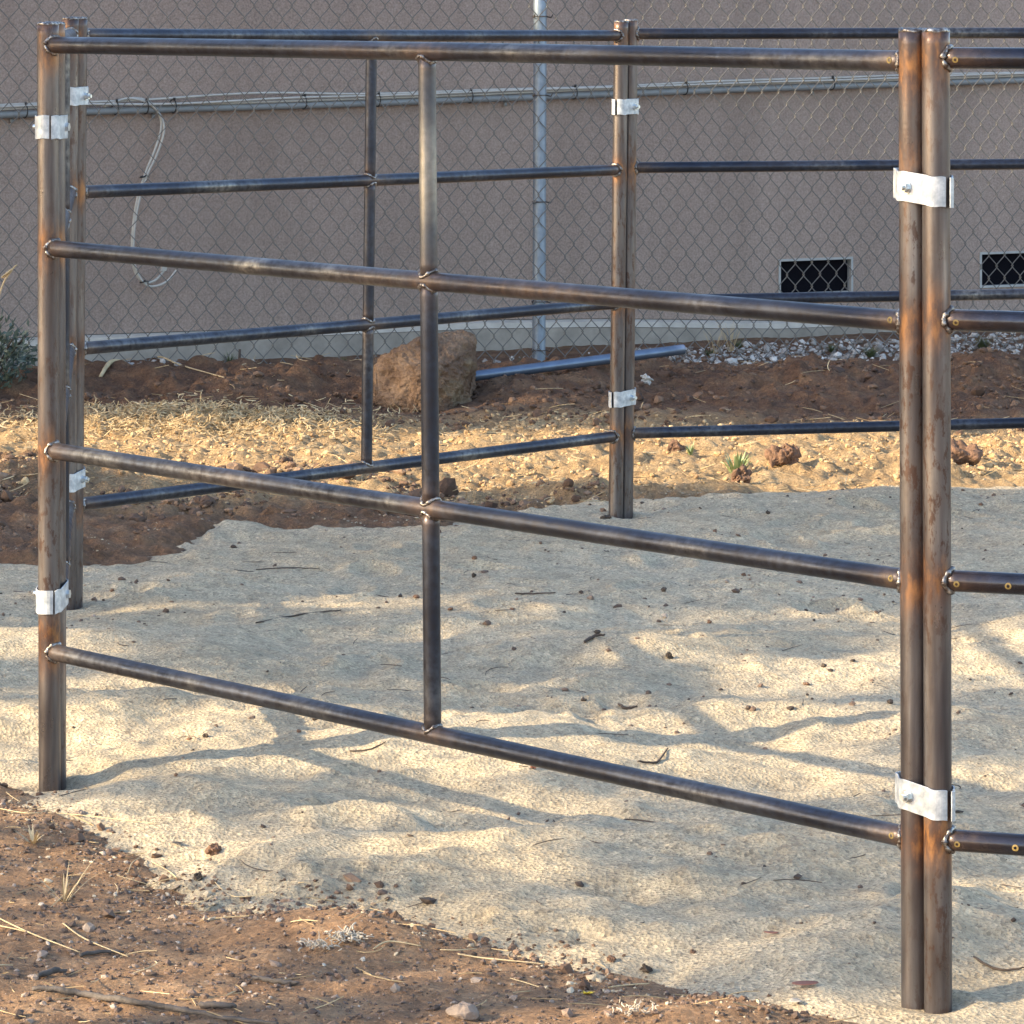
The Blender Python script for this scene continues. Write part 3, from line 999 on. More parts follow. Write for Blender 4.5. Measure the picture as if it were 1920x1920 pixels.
# one woven wire: zigzag that crosses to the front and back at the bends
nz = int(2.0 / CH)
pts = []
per = 8
for i in range(nz * per + 1):
    t = i / per                      # cells
    tri = 4 * abs((t % 1) - .5) - 1  # -1..1
    x = (tri if abs(tri) < .86 else math.copysign(.86 + (abs(tri) - .86) * .55, tri)) * (CW / 4 + .0022) * 1.06
    pts.append(Vector((0, 0, t * CH)) + US * x + NS * (.0045 * math.cos(2 * math.pi * t)))
mb = MB(); tube(mb, pts, .0022, 6)
wme = bpy.data.meshes.new('wire')
wme.from_pydata(mb.v, [], mb.f); wme.update()
wme.polygons.foreach_set('use_smooth', [True] * len(wme.polygons)); wme.materials.append(M['wire'])
s = -3.1; i = 0
while s < 3.6:
    o = bpy.data.objects.new('wire', wme); C.objects.link(o); o.parent = fence
    zb = float(np.interp(s, [-3, -1.5, 0, 1.2, 3], [-.02, -.03, -.04, -.085, -.09]))
    zb = round((zb) / CH) * CH * 0 - .085 + .0 * zb
    o.location = US * s + Vector((0, 0, zb + (CH / 2 if i % 2 else 0) + .003 * math.sin(s * 3)))
    s += CW / 2; i += 1
for sp, tilt in ((-2.86, 0), (.155, -.004), (3.17, 0)):
    mb = MB()
    tube(mb, [fp(sp + tilt * (1.9 - z), z, -.036) for z in (-.4, 0, .5, 1.0, 1.5, 1.86)], .0285, 20)
    po = mb.build('fence_post', M['fpost'], fence, F0)
    for z in (1.50, 1.16, .70, .27, .06):
        mb = MB()
        pts = [fp(sp + tilt * (1.9 - z), z, -.036) + US * (math.cos(a) * .030) + NS * (math.sin(a) * .038) for a in np.linspace(-.3, math.pi + .3, 14)]
        tube(mb, pts, .0022, 5)
        for e in (0, -1):
            q = pts[e]
            tube(mb, [q, q + US * (.016 if e == 0 else -.012) + NS * .03 + Vector((0, 0, -.006)), q + US * (.022 if e == 0 else -.008) + NS * .035 + Vector((0, 0, .008))], .003, 5)
        mb.build('tie_wire', M['stick'], po, F0)
mb = MB(); tube(mb, [fp(-3.1, 1.86, -.03), fp(3.6, 1.86, -.03)], .021, 16)
mb.build('top_rail', M['fpost'], fence, F0)
mb = MB(); tube(mb, [fp(s_, -.055 + .008 * math.sin(s_ * 2.2), .006) for s_ in np.linspace(-3.1, 3.6, 40)], .0022, 6)
mb.build('tension_wire', M['wire'], fence, F0)

# ------------------------------------------------------------------ boulder, loose pipe
def rock(name, hull, mat, label, cat, sub=3, amp=.01, sc=6.0, loc=None, group=None, smooth=True, soft=.5, fine=0.0):
    bm = bmesh.new()
    for p in hull: bm.verts.new(p)
    r = bmesh.ops.convex_hull(bm, input=bm.verts)
    bmesh.ops.delete(bm, geom=[g for g in r['geom_interior'] if isinstance(g, bmesh.types.BMVert)], context='VERTS')
    for k in range(sub):
        bmesh.ops.subdivide_edges(bm, edges=bm.edges[:], cuts=1, use_grid_fill=True)
        if k < 2: bmesh.ops.smooth_vert(bm, verts=bm.verts[:], factor=soft, use_axis_x=True, use_axis_y=True, use_axis_z=True)
    bm.normal_update()
    from mathutils import noise as mn
    sd_ = Vector((random.uniform(-9, 9), random.uniform(-9, 9), random.uniform(-9, 9)))
    for v in bm.verts:
        n = mn.fractal(v.co * sc + sd_, 1.0, 2.0, 5)
        n2 = abs(mn.noise(v.co * sc * .6 + sd_))
        v.co += v.normal * (amp * n - amp * .8 * n2 + (fine * mn.fractal(v.co * sc * 5 + sd_, .8, 2.0, 4) if fine else 0))
    bmesh.ops.triangulate(bm, faces=bm.faces[:])
    me = bpy.data.meshes.new(name); bm.to_mesh(me); bm.free()
    if smooth: me.polygons.foreach_set('use_smooth', [True] * len(me.polygons))
    me.materials.append(mat)
    o = link(name, me, None, None, loc)
    return tag(o, label, cat, group)

def m_boulder():
    m, N, L, B = newmat('boulder_stone')
    v = coords(N, L)
    n = noise(N, L, v, 9, 6, .65)
    c = ramp(N, L, n, [(.30, (.105, .058, .036)), (.48, (.21, .128, .080)), (.64, (.32, .21, .135)), (.8, (.44, .33, .23))])
    c = mix(N, L, .7, c, ramp(N, L, noise(N, L, v, 75, 5, .7), [(.3, .65), (.7, 1.3)]), 'MULTIPLY')
    c = mix(N, L, ramp(N, L, noise(N, L, v, 5, 4), [(.55, 0.0), (.7, .6)]), c, (.30, .235, .12))
    L.new(c, B.inputs['Base Color']); B.inputs['Roughness'].default_value = .9
    b1 = bump(N, L, noise(N, L, v, 26, 7, .75), 1.0, .035, B)
    bump(N, L, noise(N, L, v, 110, 4, .7), .6, .006, B, b1)
    return m
bY = 15.0
b0 = Vector(((800 - 960) * bY / F, bY, 0))
k_ = bY / F
def bp(x, y, d): return Vector(((x - 800) * k_, d, HC - y * k_))
hull = [bp(696, 800, -.05), bp(699, 750, -.10), bp(702, 680, -.05), bp(706, 672, .12), bp(745, 645, -.08), bp(798, 620, -.04), bp(822, 612, .02), bp(886, 615, .08), bp(896, 640, -.02),
        bp(896, 740, -.04), bp(880, 790, -.06), bp(790, 690, -.20), bp(835, 672, -.18), bp(760, 790, -.18), bp(840, 790, -.16), bp(782, 760, -.21), bp(720, 770, .2), bp(885, 770, .22), bp(760, 660, .2), bp(870, 650, .22)]
bz = gz(b0.x, b0.y - .1)
bld = rock('boulder', hull, m_boulder(), 'big reddish-brown boulder on the bare soil in front of the fence', 'boulder', 6, .024, 8.0, Vector((b0.x, b0.y - .06, .012)), soft=.2, fine=.009)
bld.scale = (1, 1, .91)

a = px(866, 708, 15.1); b = px(1281, 655, 15.6)
mb = MB(); n = 24
d = (b - a).normalized()
e1, e2 = frame(d); R = .0205
pts = [lerp(a, b, i / 10) for i in range(11)]
tube(mb, pts, R, n, caps=False)
inner = [a + (e1 * math.cos(2 * math.pi * k / n) + e2 * math.sin(2 * math.pi * k / n)) * (R - .003) for k in range(n)]
tube(mb, pts, R - .0035, n, caps=False)
for i0, flip in ((0, False), (10, True)):
    base = i0 * n; base2 = 11 * n + i0 * n
    for k in range(n):
        k2 = (k + 1) % n
        mb.f.append((base + k, base + k2, base2 + k2, base2 + k))
tag(mb.build('loose_pipe', M['bluepipe'], None, a), 'bluish galvanized pipe lying on the dug soil beside the boulder', 'pipe')

# ------------------------------------------------------------------ scattered stuff
def ico(sub=1):
    bm = bmesh.new(); bmesh.ops.create_icosphere(bm, subdivisions=sub, radius=1.0)
    v = np.array([x.co[:] for x in bm.verts]); f = np.array([[q.index for q in p.verts] for p in bm.faces]); bm.free(); return v, f
def scatter(name, pos, size, mat, label, sub=1, flat=(.6, .9), jit=.28, sink=.3, smooth=False, tint=None, cat='stones'):
    V, Fc = ico(sub); n = len(pos); nv = len(V)
    lobes = rng.normal(size=(n, 3, 3)); lobes /= np.linalg.norm(lobes, axis=2)[:, :, None]
    lob = np.clip(np.einsum('nld,vd->nvl', lobes, V), 0, 1).sum(2)[:, :, None]
    vv = np.repeat(V[None], n, 0) * (.62 + .42 * lob) * (1 + rng.uniform(-jit, jit, (n, nv, 1)))
    sc = np.stack([rng.uniform(.75, 1.35, n), rng.uniform(.75, 1.35, n), rng.uniform(flat[0], flat[1], n)], 1)
    vv = vv * (sc * size[:, None])[:, None, :]
    th = rng.uniform(0, 2 * np.pi, n); ph = rng.normal(0, .35, n)
    c, s_ = np.cos(ph)[:, None], np.sin(ph)[:, None]
    y2 = vv[:, :, 1] * c - vv[:, :, 2] * s_; z2 = vv[:, :, 1] * s_ + vv[:, :, 2] * c
    c, s_ = np.cos(th)[:, None], np.sin(th)[:, None]
    x3 = vv[:, :, 0] * c - y2 * s_; y3 = vv[:, :, 0] * s_ + y2 * c
    P = np.stack([x3, y3, z2], 2) + pos[:, None, :]
    P[:, :, 2] += (size * flat[0] * (1 - 2 * sink))[:, None]
    faces = (Fc[None] + (np.arange(n) * nv)[:, None, None]).reshape(-1, 3)
    me = bpy.data.meshes.new(name)
    me.vertices.add(n * nv); me.loops.add(len(faces) * 3); me.polygons.add(len(faces))
    me.vertices.foreach_set('co', P.ravel().astype(np.float32))
    me.loops.foreach_set('vertex_index', faces.ravel().astype(np.int32))
    me.polygons.foreach_set('loop_start', (np.arange(len(faces)) * 3).astype(np.int32))
    me.polygons.foreach_set('loop_total', np.full(len(faces), 3, np.int32))
    me.polygons.foreach_set('use_smooth', np.full(len(faces), smooth))
    me.update(calc_edges=True)
    t = rng.uniform(0, 1, n) if tint is None else tint
    col = np.repeat(np.stack([t, t, t, np.ones(n)], 1)[:, None], nv, 1).reshape(-1, 4)
    at = me.attributes.new('tint', 'FLOAT_COLOR', 'POINT'); at.data.foreach_set('color', col.ravel().astype(np.float32))
    return tag(link(name, me, mat), label, cat, kind='stuff')

def pts_in(n, x0, x1, y0, y1, mask=None):
    x = rng.uniform(x0, x1, n); y = rng.uniform(y0, y1, n)
    sd = signed_dist(x, y)
    if mask is not None:
        k = mask(x, y, sd); x, y, sd = x[k], y[k], sd[k]
    return np.stack([x, y, np.maximum(dirt_z(x, y, sd), sand_z(x, y, sd))], 1)

def fence_y(x): return 16.7 + .5 * x
# white gravel strip at the foot of the fence
def gmask(x, y, sd):
    d = y - fence_y(x)
    dens = np.where(x > 1.0, 1.0, np.where(x > .55, .9, np.where(x > -.2, .25, .75)))
    band = sstep(-.30, -.10, d + .25 * fbm(x, y, .5, 3, 7)) * (1 - sstep(.55, .95, d))
    patch = sstep(-.25, .1, fbm(x, y, .6, 3, 9) + .16 * (x > .5))
    lft = np.where(x < -1.55, .12, 1.0)
    return rng.uniform(0, 1, len(x)) < dens * band * (.25 + .75 * patch) * lft
g = pts_in(17000, -2.6, 3.0, 15.2, 19.0, gmask)
scatter('gravel', g, rng.lognormal(math.log(.0078), .42, len(g)), M['gravel'], 'white crushed gravel strewn along the foot of the fence', 1, (.55, .9), .25, .25, cat='gravel', tint=np.clip(rng.beta(1.6, 1.6, len(g)), 0, 1))
# dark clods on the dug soil
def bmask(x, y, sd): return rng.uniform(0, 1, len(x)) < sstep(14.0, 14.5, y) * (1 - sstep(15.7, 16.1, y - .45 * x)) * (.25 + sstep(-.2, .25, fbm(x, y, .4, 3, 15)))
g = pts_in(12000, -2.4, 2.8, 13.8, 17.2, bmask)
scatter('soil_clods', g, rng.lognormal(math.log(.0062), .48, len(g)), M['clod'], 'dark crumbly clods over the dug soil before the fence', 2, (.6, .95), .20, .35, cat='soil')
# left, between pen and fence: broken reddish soil
def lmask(x, y, sd): return (sd < -.05) & (rng.uniform(0, 1, len(x)) < sstep(-.25, .2, fbm(x, y, .35, 3, 25)) * .9)
g = pts_in(7000, -1.9, .3, 10.4, 12.9, lmask)
scatter('broken_soil', g, rng.lognormal(math.log(.0065), .55, len(g)), M['redcrumb'], 'brown crumbs of soil beyond the far sand edge', 2, (.6, .95), .2, .35, cat='soil')
# sunlit dry soil strip
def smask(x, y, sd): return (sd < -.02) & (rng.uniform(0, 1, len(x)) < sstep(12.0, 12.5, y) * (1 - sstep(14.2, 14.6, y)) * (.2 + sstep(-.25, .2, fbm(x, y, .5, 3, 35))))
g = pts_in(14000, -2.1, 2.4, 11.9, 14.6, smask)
scatter('dry_clods', g, rng.lognormal(math.log(.0048), .42, len(g)), M['dry_lit_clod'], 'pale dry clods and crumbs in the sunlit strip of soil', 2, (.6, 1.0), .2, .3, cat='soil')
# grit in the foreground soil
def fmask(x, y, sd): return (sd < .03)
g = pts_in(22000, -1.3, .75, 5.6, 8.6, fmask)
scatter('soil_grit', g, rng.lognormal(math.log(.0026), .5, len(g)), M['grit'], 'small stones and crumbs in the reddish foreground soil', 1, (.5, .9), .25, .3, cat='grit', tint=rng.beta(1.6, 2.2, len(g)))
# crumbs on the sand
def crmask(x, y, sd): return (sd > 0) & (rng.uniform(0, 1, len(x)) < .12 + .9 * sstep(.12, .4, fbm(x, y, .8, 3, 45)))
g = pts_in(2600, -1.5, 1.7, 5.8, 12.6, crmask)
scatter('sand_crumbs', g, rng.lognormal(math.log(.0038), .5, len(g)), M['grit'], 'dark crumbs of soil scattered over the sand', 1, (.5, .9), .25, .3, cat='grit', tint=rng.beta(1.2, 3.2, len(g)))

def emask(x, y, sd): return (np.abs(sd - .02) < .03 + .10 * rng.uniform(0, 1, len(x)) ** 2) & (y < 8.8)
g = pts_in(30000, -1.4, .9, 5.6, 8.8, emask)
scatter('edge_crumbs', g, rng.lognormal(math.log(.0022), .6, len(g)), M['redcrumb'], 'reddish crumbs of soil strewn along the near sand edge', 1, (.5, .9), .25, .3, cat='soil')
def e2mask(x, y, sd): return (sd < .03) & (sd > -.04 - .16 * rng.uniform(0, 1, len(x)) ** 3)
g = np.concatenate([pts_in(15000, -1.4, .9, 5.6, 8.8, e2mask), pts_in(9000, -1.8, 1.6, 10.4, 12.9, e2mask)])
scatter('stray_sand', g, rng.lognormal(math.log(.0022), .55, len(g)), M['sandcrumb'], 'pale sand crumbs strayed onto the soil along the sand edge', 1, (.4, .8), .25, .3, cat='sand')
# straw and shavings ------------------------------------------------------
def strands(name, pos, length, width, mat, label, lift=.004, curl=.5, steep=.15, cat='straw'):
    n = len(pos); K = 5
    th = rng.uniform(0, 2 * np.pi, n)
    vs_ = np.zeros((n, K, 2, 3))
    el = rng.normal(0, steep, n)
    cu = rng.normal(0, curl, n)
    p = pos.copy(); p[:, 2] += lift + np.abs(np.sin(el)) * length * .25
    seg = length / (K - 1)
    cur = p - np.stack([np.cos(th) * np.cos(el), np.sin(th) * np.cos(el), np.sin(el)], 1) * (length / 2)[:, None]
    for k in range(K):
        a = th + cu * (k / (K - 1) - .5)
        d = np.stack([np.cos(a) * np.cos(el), np.sin(a) * np.cos(el), np.sin(el + .25 * cu * (k / (K - 1) - .5))], 1)
        nrm = np.stack([-np.sin(a), np.cos(a), np.full(n, .5)], 1)
        w = width * (1.0 if 0 < k < K - 1 else .5)
        vs_[:, k, 0] = cur + nrm * w[:, None]; vs_[:, k, 1] = cur - nrm * w[:, None]
        cur = cur + d * seg[:, None]
    V = vs_.reshape(-1, 3)
    q = []
    for k in range(K - 1): q.append([2 * k, 2 * k + 1, 2 * k + 3, 2 * k + 2])
    q = np.array(q); faces = (q[None] + (np.arange(n) * 2 * K)[:, None, None]).reshape(-1, 4)
    me = bpy.data.meshes.new(name)
    me.from_pydata(V.tolist(), [], faces.tolist()); me.update()
    t = rng.uniform(0, 1, n)
    col = np.repeat(np.stack([t, t, t, np.ones(n)], 1)[:, None], 2 * K, 1).reshape(-1, 4)
    at = me.attributes.new('tint', 'FLOAT_COLOR', 'POINT'); at.data.foreach_set('color', col.ravel().astype(np.float32))
    o = link(name, me, mat)
    sol = o.modifiers.new('t', 'SOLIDIFY'); sol.thickness = .0012
    return tag(o, label, cat, kind='stuff')

pc = pg(370, 808)
x = rng.normal(pc.x, .33, 4200); y = rng.normal(pc.y, .20, 4200)
z = hit_z(x, y) + np.abs(rng.normal(0, .010, 4200))
pp = np.stack([x, y, z], 1)
strands('straw_heap', pp, rng.uniform(.015, .055, len(pp)), rng.uniform(.0012, .0026, len(pp)), M['shaving'], 'low sunlit heap of curled straw shavings on the soil', .003, 2.4, .38)
g = pts_in(1100, -2.0, 2.3, 12.1, 14.5, lambda x, y, sd: sd < 0)
strands('straw_litter', g, rng.uniform(.02, .10, len(g)), rng.uniform(.0008, .0018, len(g)), M['shaving'], 'loose straw bits littering the sunlit soil strip', .006, .9, .18)
g = pts_in(130, -2.1, 2.6, 14.3, 16.3)
strands('berm_straw', g, rng.uniform(.04, .16, len(g)), rng.uniform(.001, .002, len(g)), M['shaving'], 'few dry stalks strewn over the dark dug soil', .01, .7, .15)
g = pts_in(620, -1.3, .8, 5.7, 8.6, lambda x, y, sd: sd < .1)
strands('soil_straw', g, rng.uniform(.02, .09, len(g)), rng.uniform(.0004, .0008, len(g)), M['shaving'], 'fine dry straw bits on the foreground soil', .003, .8, .12)
g = pts_in(110, -1.5, 1.6, 6.0, 12.0, lambda x, y, sd: sd > .05)
strands('sand_twigs', g, rng.uniform(.02, .09, len(g)), rng.uniform(.0005, .0009, len(g)), M['twig'], 'thin dark twiglets strewn over the sand', .003, .9, .1)

# ------------------------------------------------------------------ single pieces lying about
def stick(name, pxs, r, mat, label, cat, group=None, lift=None, wob=.1, taper=True, seg=8):
    P = [on(x, y, (lift if lift is not None else r * 1.3)) for x, y in pxs]
    P = spline(P, 6)
    n = len(P)
    if wob > .12: P = [p + Vector((random.gauss(0, r * .22), random.gauss(0, r * .22), random.gauss(0, r * .16))) for p in P]
    rs = [r * ((.55 + .45 * math.sin(math.pi * min(.97, (i + 1) / n) ** .8)) if taper else 1) for i in range(n)]
    mb = MB(); tube(mb, P, rs, seg, wob=wob)
    return tag(mb.build(name, mat, None, P[0]), label, cat, group)

stick('stick', [(62, 1860), (110, 1869), (170, 1874), (240, 1884), (320, 1897), (400, 1912), (520, 1928)], .0050, M['stick'], 'long weathered grey stick lying on the reddish soil', 'stick', wob=.18)
stick('bark_piece', [(378, 1892), (405, 1893), (440, 1894)], .0055, M['stick'], 'short grey bark piece with splintered end beside the long stick', 'bark', wob=.25)
stick('bark_piece', [(70, 1838), (95, 1829), (124, 1826)], .005, M['stick'], 'dark curled bark flake on the reddish soil', 'bark', wob=.25)
stick('bark_piece', [(150, 1796), (185, 1790), (232, 1788)], .0035, M['stick'], 'flat dark bark strip under the dry stalks', 'bark', wob=.25)
stick('bark_piece', [(475, 1838), (520, 1846), (560, 1848)], .004, M['stick'], 'crumbled grey bark lying on the reddish soil', 'bark', wob=.3)
S_ = ['long dry straw stalk across the reddish soil above the curled bark flake', 'dry straw stalk beside the longest one on the reddish soil', 'dry straw stalk ending over a flat bark strip',
      'long pale straw stalk on dark soil along the sand edge', 'short straw stalk at the foot of the soil mound', 'straw stalk lying behind the bleached plant',
      'bent straw stalk between the bleached plant and a pebble', 'straw stalk by the foot of the corner post', 'short upright straw stalk at the soil and sand border',
      'curved straw stalk over the near sand border', 'very long thin straw stalk on the sand beside the corner post foot', 'straw stalk leaning on the bare dry weed', 'thin straw stalk near the dark round ball']
for i, (pp_, r) in enumerate((([(-10, 1722), (60, 1755), (150, 1790)], .0016), ([(-10, 1738), (50, 1752), (120, 1778)], .0014), ([(118, 1736), (160, 1765), (240, 1798)], .0017),
                              ([(858, 1793), (900, 1800), (960, 1806), (1020, 1812)], .0017), ([(825, 1785), (860, 1786), (893, 1783)], .0014), ([(545, 1733), (570, 1743), (597, 1756)], .0014),
                              ([(700, 1792), (730, 1784), (790, 1786)], .0018), ([(0, 1520), (60, 1528), (110, 1518)], .0013), ([(240, 1640), (248, 1622), (262, 1612)], .0013),
                              ([(285, 1620), (320, 1640), (360, 1665)], .0013), ([(20, 1528), (120, 1530), (300, 1546)], .0012), ([(95, 1705), (120, 1680), (128, 1650)], .0011),
                              ([(400, 1655), (440, 1690), (520, 1685)], .0011))):
    stick('straw_stalk', pp_, r * .8, M['straw'], S_[i], 'straw', 'straw stalks on the foreground soil', lift=.004, wob=.05)
T_ = [([(1160, 1325), (1172, 1331), (1195, 1332)], .0034, 'stubby curved black twig on the sand inside the pen'),
      ([(1158, 1553), (1176, 1555), (1236, 1546)], .0017, 'forked thin twig on sunlit sand below the lowest front rail'),
      ([(1163, 1550), (1170, 1541)], .0014, None),
      ([(1038, 1536), (1048, 1541), (1060, 1547)], .0017, 'short straight twig beside a rail shadow on the sand'),
      ([(965, 1113), (1000, 1115), (1042, 1113)], .0022, 'thin straight twig on the shaded sand'),
      ([(480, 1170), (560, 1155), (640, 1146)], .0024, 'long faint twig on the shaded sand beside the upright'),
      ([(655, 1430), (690, 1428), (724, 1424)], .0016, 'thin twig on the sand under the sloping bottom rail'),
      ([(1096, 1218), (1112, 1224), (1134, 1222)], .0042, 'clump of dark twiggy scrap on the shaded sand'),
      ([(480, 1070), (540, 1066), (600, 1068)], .0017, 'hair-thin twig near the far sand edge'),
      ([(1825, 1812), (1870, 1822), (1925, 1817)], .0022, 'dark wavy twig on the sand past the front double post'),
      ([(1195, 1435), (1230, 1433), (1252, 1429)], .0024, 'dark twig just under the sloping bottom rail'),
      ([(1790, 1524), (1806, 1525)], .0024, 'tiny black twig beside the low clamp of the front double post')]
for pp_, r, lab in T_:
    if lab: last = stick('twig', pp_, r, M['twig'], lab, 'twig', wob=.15)
# little dark balls, clods and stones
def lump(x, y, w, h, mat, label, cat, name='clod', sub=4, amp=.42, group=None, Yover=None):
    p = on(x, y + h / 2)
    k = p.y / F
    rx, rz_ = w * k / 2, h * k * .62
    hull = []
    for i in range(26):
        t = random.uniform(0, 2 * math.pi); u = random.uniform(-1, 1); q = math.sqrt(1 - u * u); rr = random.uniform(.82, 1.05)
        hull.append(Vector((rx * q * math.cos(t) * rr, rx * .9 * q * math.sin(t) * rr, rz_ * u * rr)))
    return rock(name, hull, mat, label, cat, sub, amp * rz_, 2.2 / max(rx, rz_), Vector((p.x, p.y + rx * .5, p.z + rz_ * .55)), group, soft=.3)
lump(400, 1591, 40, 24, M['redclod'], 'brown earth clod on the sand with a straw across it', 'clod')
lump(372, 1653, 20, 16, M['dungball'], 'dark round ball at the near edge of the sand', 'clod')
lump(1212, 1815, 26, 20, M['dungball'], 'black round ball on pale sand by the dirt edge', 'clod')
lump(868, 1897, 74, 32, M['stone'], 'flat brown stone at the near edge of the soil', 'stone', 'stone', 4, .10)
lump(1470, 862, 66, 46, M['redclod'], 'large dark-sided clod in the sunlit soil beside the small green plant', 'clod')
lump(1392, 888, 44, 40, M['redclod'], 'clod under the small green plant in the sunlit soil', 'clod')
lump(1806, 858, 110, 50, M['redclod'], 'big crumbled clod in the sunlit soil past the front double post', 'clod')
lump(1268, 838, 46, 26, M['redclod'], 'clod in the sunlit soil beneath the back panel bottom rail', 'clod')
lump(1255, 1208, 18, 13, M['dungball'], 'small dark clod on the shaded sand near a sunlit patch', 'clod')
lump(1136, 968, 26, 12, M['dungball'], 'small brown clod at the foot of the far double post', 'clod')
lump(1000, 1481, 14, 9, M['leaf'], 'tiny orange-brown clod on sunlit sand', 'clod')
lump(1300, 1784, 14, 9, M['redclod'], 'tiny brown clod on the near sand', 'clod')
lump(1146, 1797, 20, 13, M['redclod'], 'small reddish clod where sand meets dark crumbs', 'clod')
lump(150, 1525, 28, 11, M['stone'], 'small flat stone beside the foot of the front corner post', 'stone', 'stone')
lump(935, 712, 34, 14, M['whitestone'], 'white stone under the end of the loose pipe', 'stone', 'stone')
lump(982, 718, 16, 8, M['whitestone'], 'small white stone on the dug soil below the loose pipe', 'stone', 'stone')
lump(1212, 690, 24, 20, M['whitestone'], 'largest white stone at the edge of the gravel', 'stone', 'stone')
lump(216, 1676, 9, 8, M['whitestone'], 'white pebble on the reddish soil', 'stone', 'pebble')
lump(196, 1871, 13, 6, M['whitestone'], 'white pebble against the long stick', 'stone', 'pebble')
lump(680, 1806, 10, 10, M['whitestone'], 'pale pebble beside the bleached dry plant', 'stone', 'pebble')
for q, (x, y) in enumerate(((1395, 1074), (890, 1050), (888, 1078), (1120, 1185), (845, 1140), (780, 1118), (1340, 995), (1440, 960), (1245, 1105), (1030, 990), (560, 1370), (590, 1358), (330, 1452), (1670, 1318), (1545, 1252), (1600, 1240), (1512, 1282), (1180, 1330), (1095, 1330), (1835, 1560), (1760, 960), (1840, 950), (960, 1130), (210, 1110), (235, 1105), (355, 1383), (385, 1382), (1330, 1165))):
    lump(x, y, random.uniform(9, 17), random.uniform(6, 10), random.choice([M['dungball'], M['redclod']]), 'small dark crumb lying alone on the sand', 'clod', 'clod', 2, .35, 'small crumbs on the sand')

def leaf_thing(cx, cy, length, wid, ang, mat, label, name='leaf', curl=.25):
    c = on(cx, cy, .003); mb = MB(); vs_, fs = [], []
    d = Vector((math.cos(ang), math.sin(ang), 0)); e = Vector((-d.y, d.x, 0))
    K = 9
    for i in range(K):
        t = i / (K - 1); w = wid * math.sin(math.pi * (.06 + .88 * t)) ** .7
        zc = curl * length * (t - .5) ** 2
        q = c + d * (length * (t - .5)) + Vector((0, 0, zc))
        vs_ += [q - e * w + Vector((0, 0, .25 * w)), q, q + e * w + Vector((0, 0, .3 * w))]
    for i in range(K - 1):
        fs += [(3 * i, 3 * i + 1, 3 * i + 4, 3 * i + 3), (3 * i + 1, 3 * i + 2, 3 * i + 5, 3 * i + 4)]
    mb.add(vs_, fs)
    o = mb.build(name, mat, None, c)
    so = o.modifiers.new('t', 'SOLIDIFY'); so.thickness = .0008
    return tag(o, label, 'leaf')
leaf_thing(1510, 1851, .042, .012, .15, M['leaf'], 'reddish-brown dry leaf on the sand before the front double post')
leaf_thing(1446, 1735, .024, .006, -.2, M['leaf'], 'small brown leaf sliver on pale sand')
leaf_thing(332, 1573, .022, .006, -.4, M['stick'], 'small grey leaf on the sand near the brown clod')
leaf_thing(1492, 1890, .018, .012, .4, M['white'], 'white flake of dry leaf near the dirt edge')

def tuft(name, base, n, length, width, spread, mat, label, cat, group=None, up=.9, parent_name='blade', seed=0, droop=.5):
    r = random.Random(seed)
    E = empty(name, base, label, cat, group)
    mb = MB()
    for i in range(n):
        a = r.uniform(0, 2 * math.pi); L_ = length * r.uniform(.55, 1.1)
        out = spread * r.uniform(.2, 1.1)
        p = Vector((math.cos(a), math.sin(a), 0)) * (length * .12 * r.random())
        d = Vector((math.cos(a) * out, math.sin(a) * out, up)).normalized()
        side = Vector((-math.sin(a + r.uniform(-.5, .5)), math.cos(a), 0)).normalized()
        K = 5; vs_, fs = [], []
        for k in range(K):
            t = k / (K - 1); w = width * (1 - t) ** .7 * (.7 + .6 * min(t * 3, 1)) + .0002
            vs_ += [p - side * w, p + side * w]
            p = p + d * (L_ / (K - 1)); d = (d + Vector((math.cos(a) * .1, math.sin(a) * .1, -droop * .35 * t))).normalized()
        for k in range(K - 1): fs.append((2 * k, 2 * k + 1, 2 * k + 3, 2 * k + 2))
        mb.add(vs_, fs)
    o = mb.build(parent_name, mat, E, (0, 0, 0)); o['kind'] = 'stuff'
    return E
def at_px(x, y, Y):
    p = Vector(((x - 960) * Y / F, Y, 0)); p.z = gz(p.x, p.y) - .005; return p
c_ = at_px(-14, 740, 15.2)
E_ = empty('shrub', c_, 'dark blue-green leafy shrub at the foot of the stucco wall', 'shrub')
mb = MB(); q_ = random.Random(3)
for i in range(1500):
    u = Vector((q_.gauss(0, 1), q_.gauss(0, 1), q_.gauss(0, 1))).normalized() * (q_.random() ** .4)
    p = Vector((u.x * .17, u.y * .17, .115 + u.z * .135)) * (.8 + .4 * q_.random())
    if p.z < .005: p.z = q_.uniform(.005, .05)
    d = (Vector((u.x, u.y, abs(u.z) * .6 + .3)) + Vector((q_.gauss(0, .5), q_.gauss(0, .5), q_.gauss(0, .5)))).normalized()
    e = d.cross(Vector((q_.gauss(0, 1), q_.gauss(0, 1), q_.gauss(0, 1)))).normalized()
    l = q_.uniform(.018, .045); w = l * q_.uniform(.10, .2)
    mb.add([p, p + d * l * .5 + e * w, p + d * l, p + d * l * .5 - e * w], [(0, 1, 2, 3)])
o_ = mb.build('foliage', M['bluegreen'], E_, (0, 0, 0)); o_['kind'] = 'stuff'
for i in range(9):
    a_ = q_.uniform(0, 6.28); mb = MB()
    tube(mb, spline([Vector((0, 0, -.02)), Vector((math.cos(a_) * .05, math.sin(a_) * .05, .1)), Vector((math.cos(a_) * .13, math.sin(a_) * .13, .2))], 5), .0035, 6)
    mb.build('stem', M['twig'], E_, (0, 0, 0))
tuft('weed', at_px(1382, 872, 12.85), 46, .105, .0065, .75, M['palegreen'], 'small pale green rosette plant in the sunlit soil', 'plant', seed=5, parent_name='leaves', up=1.0, droop=.5)
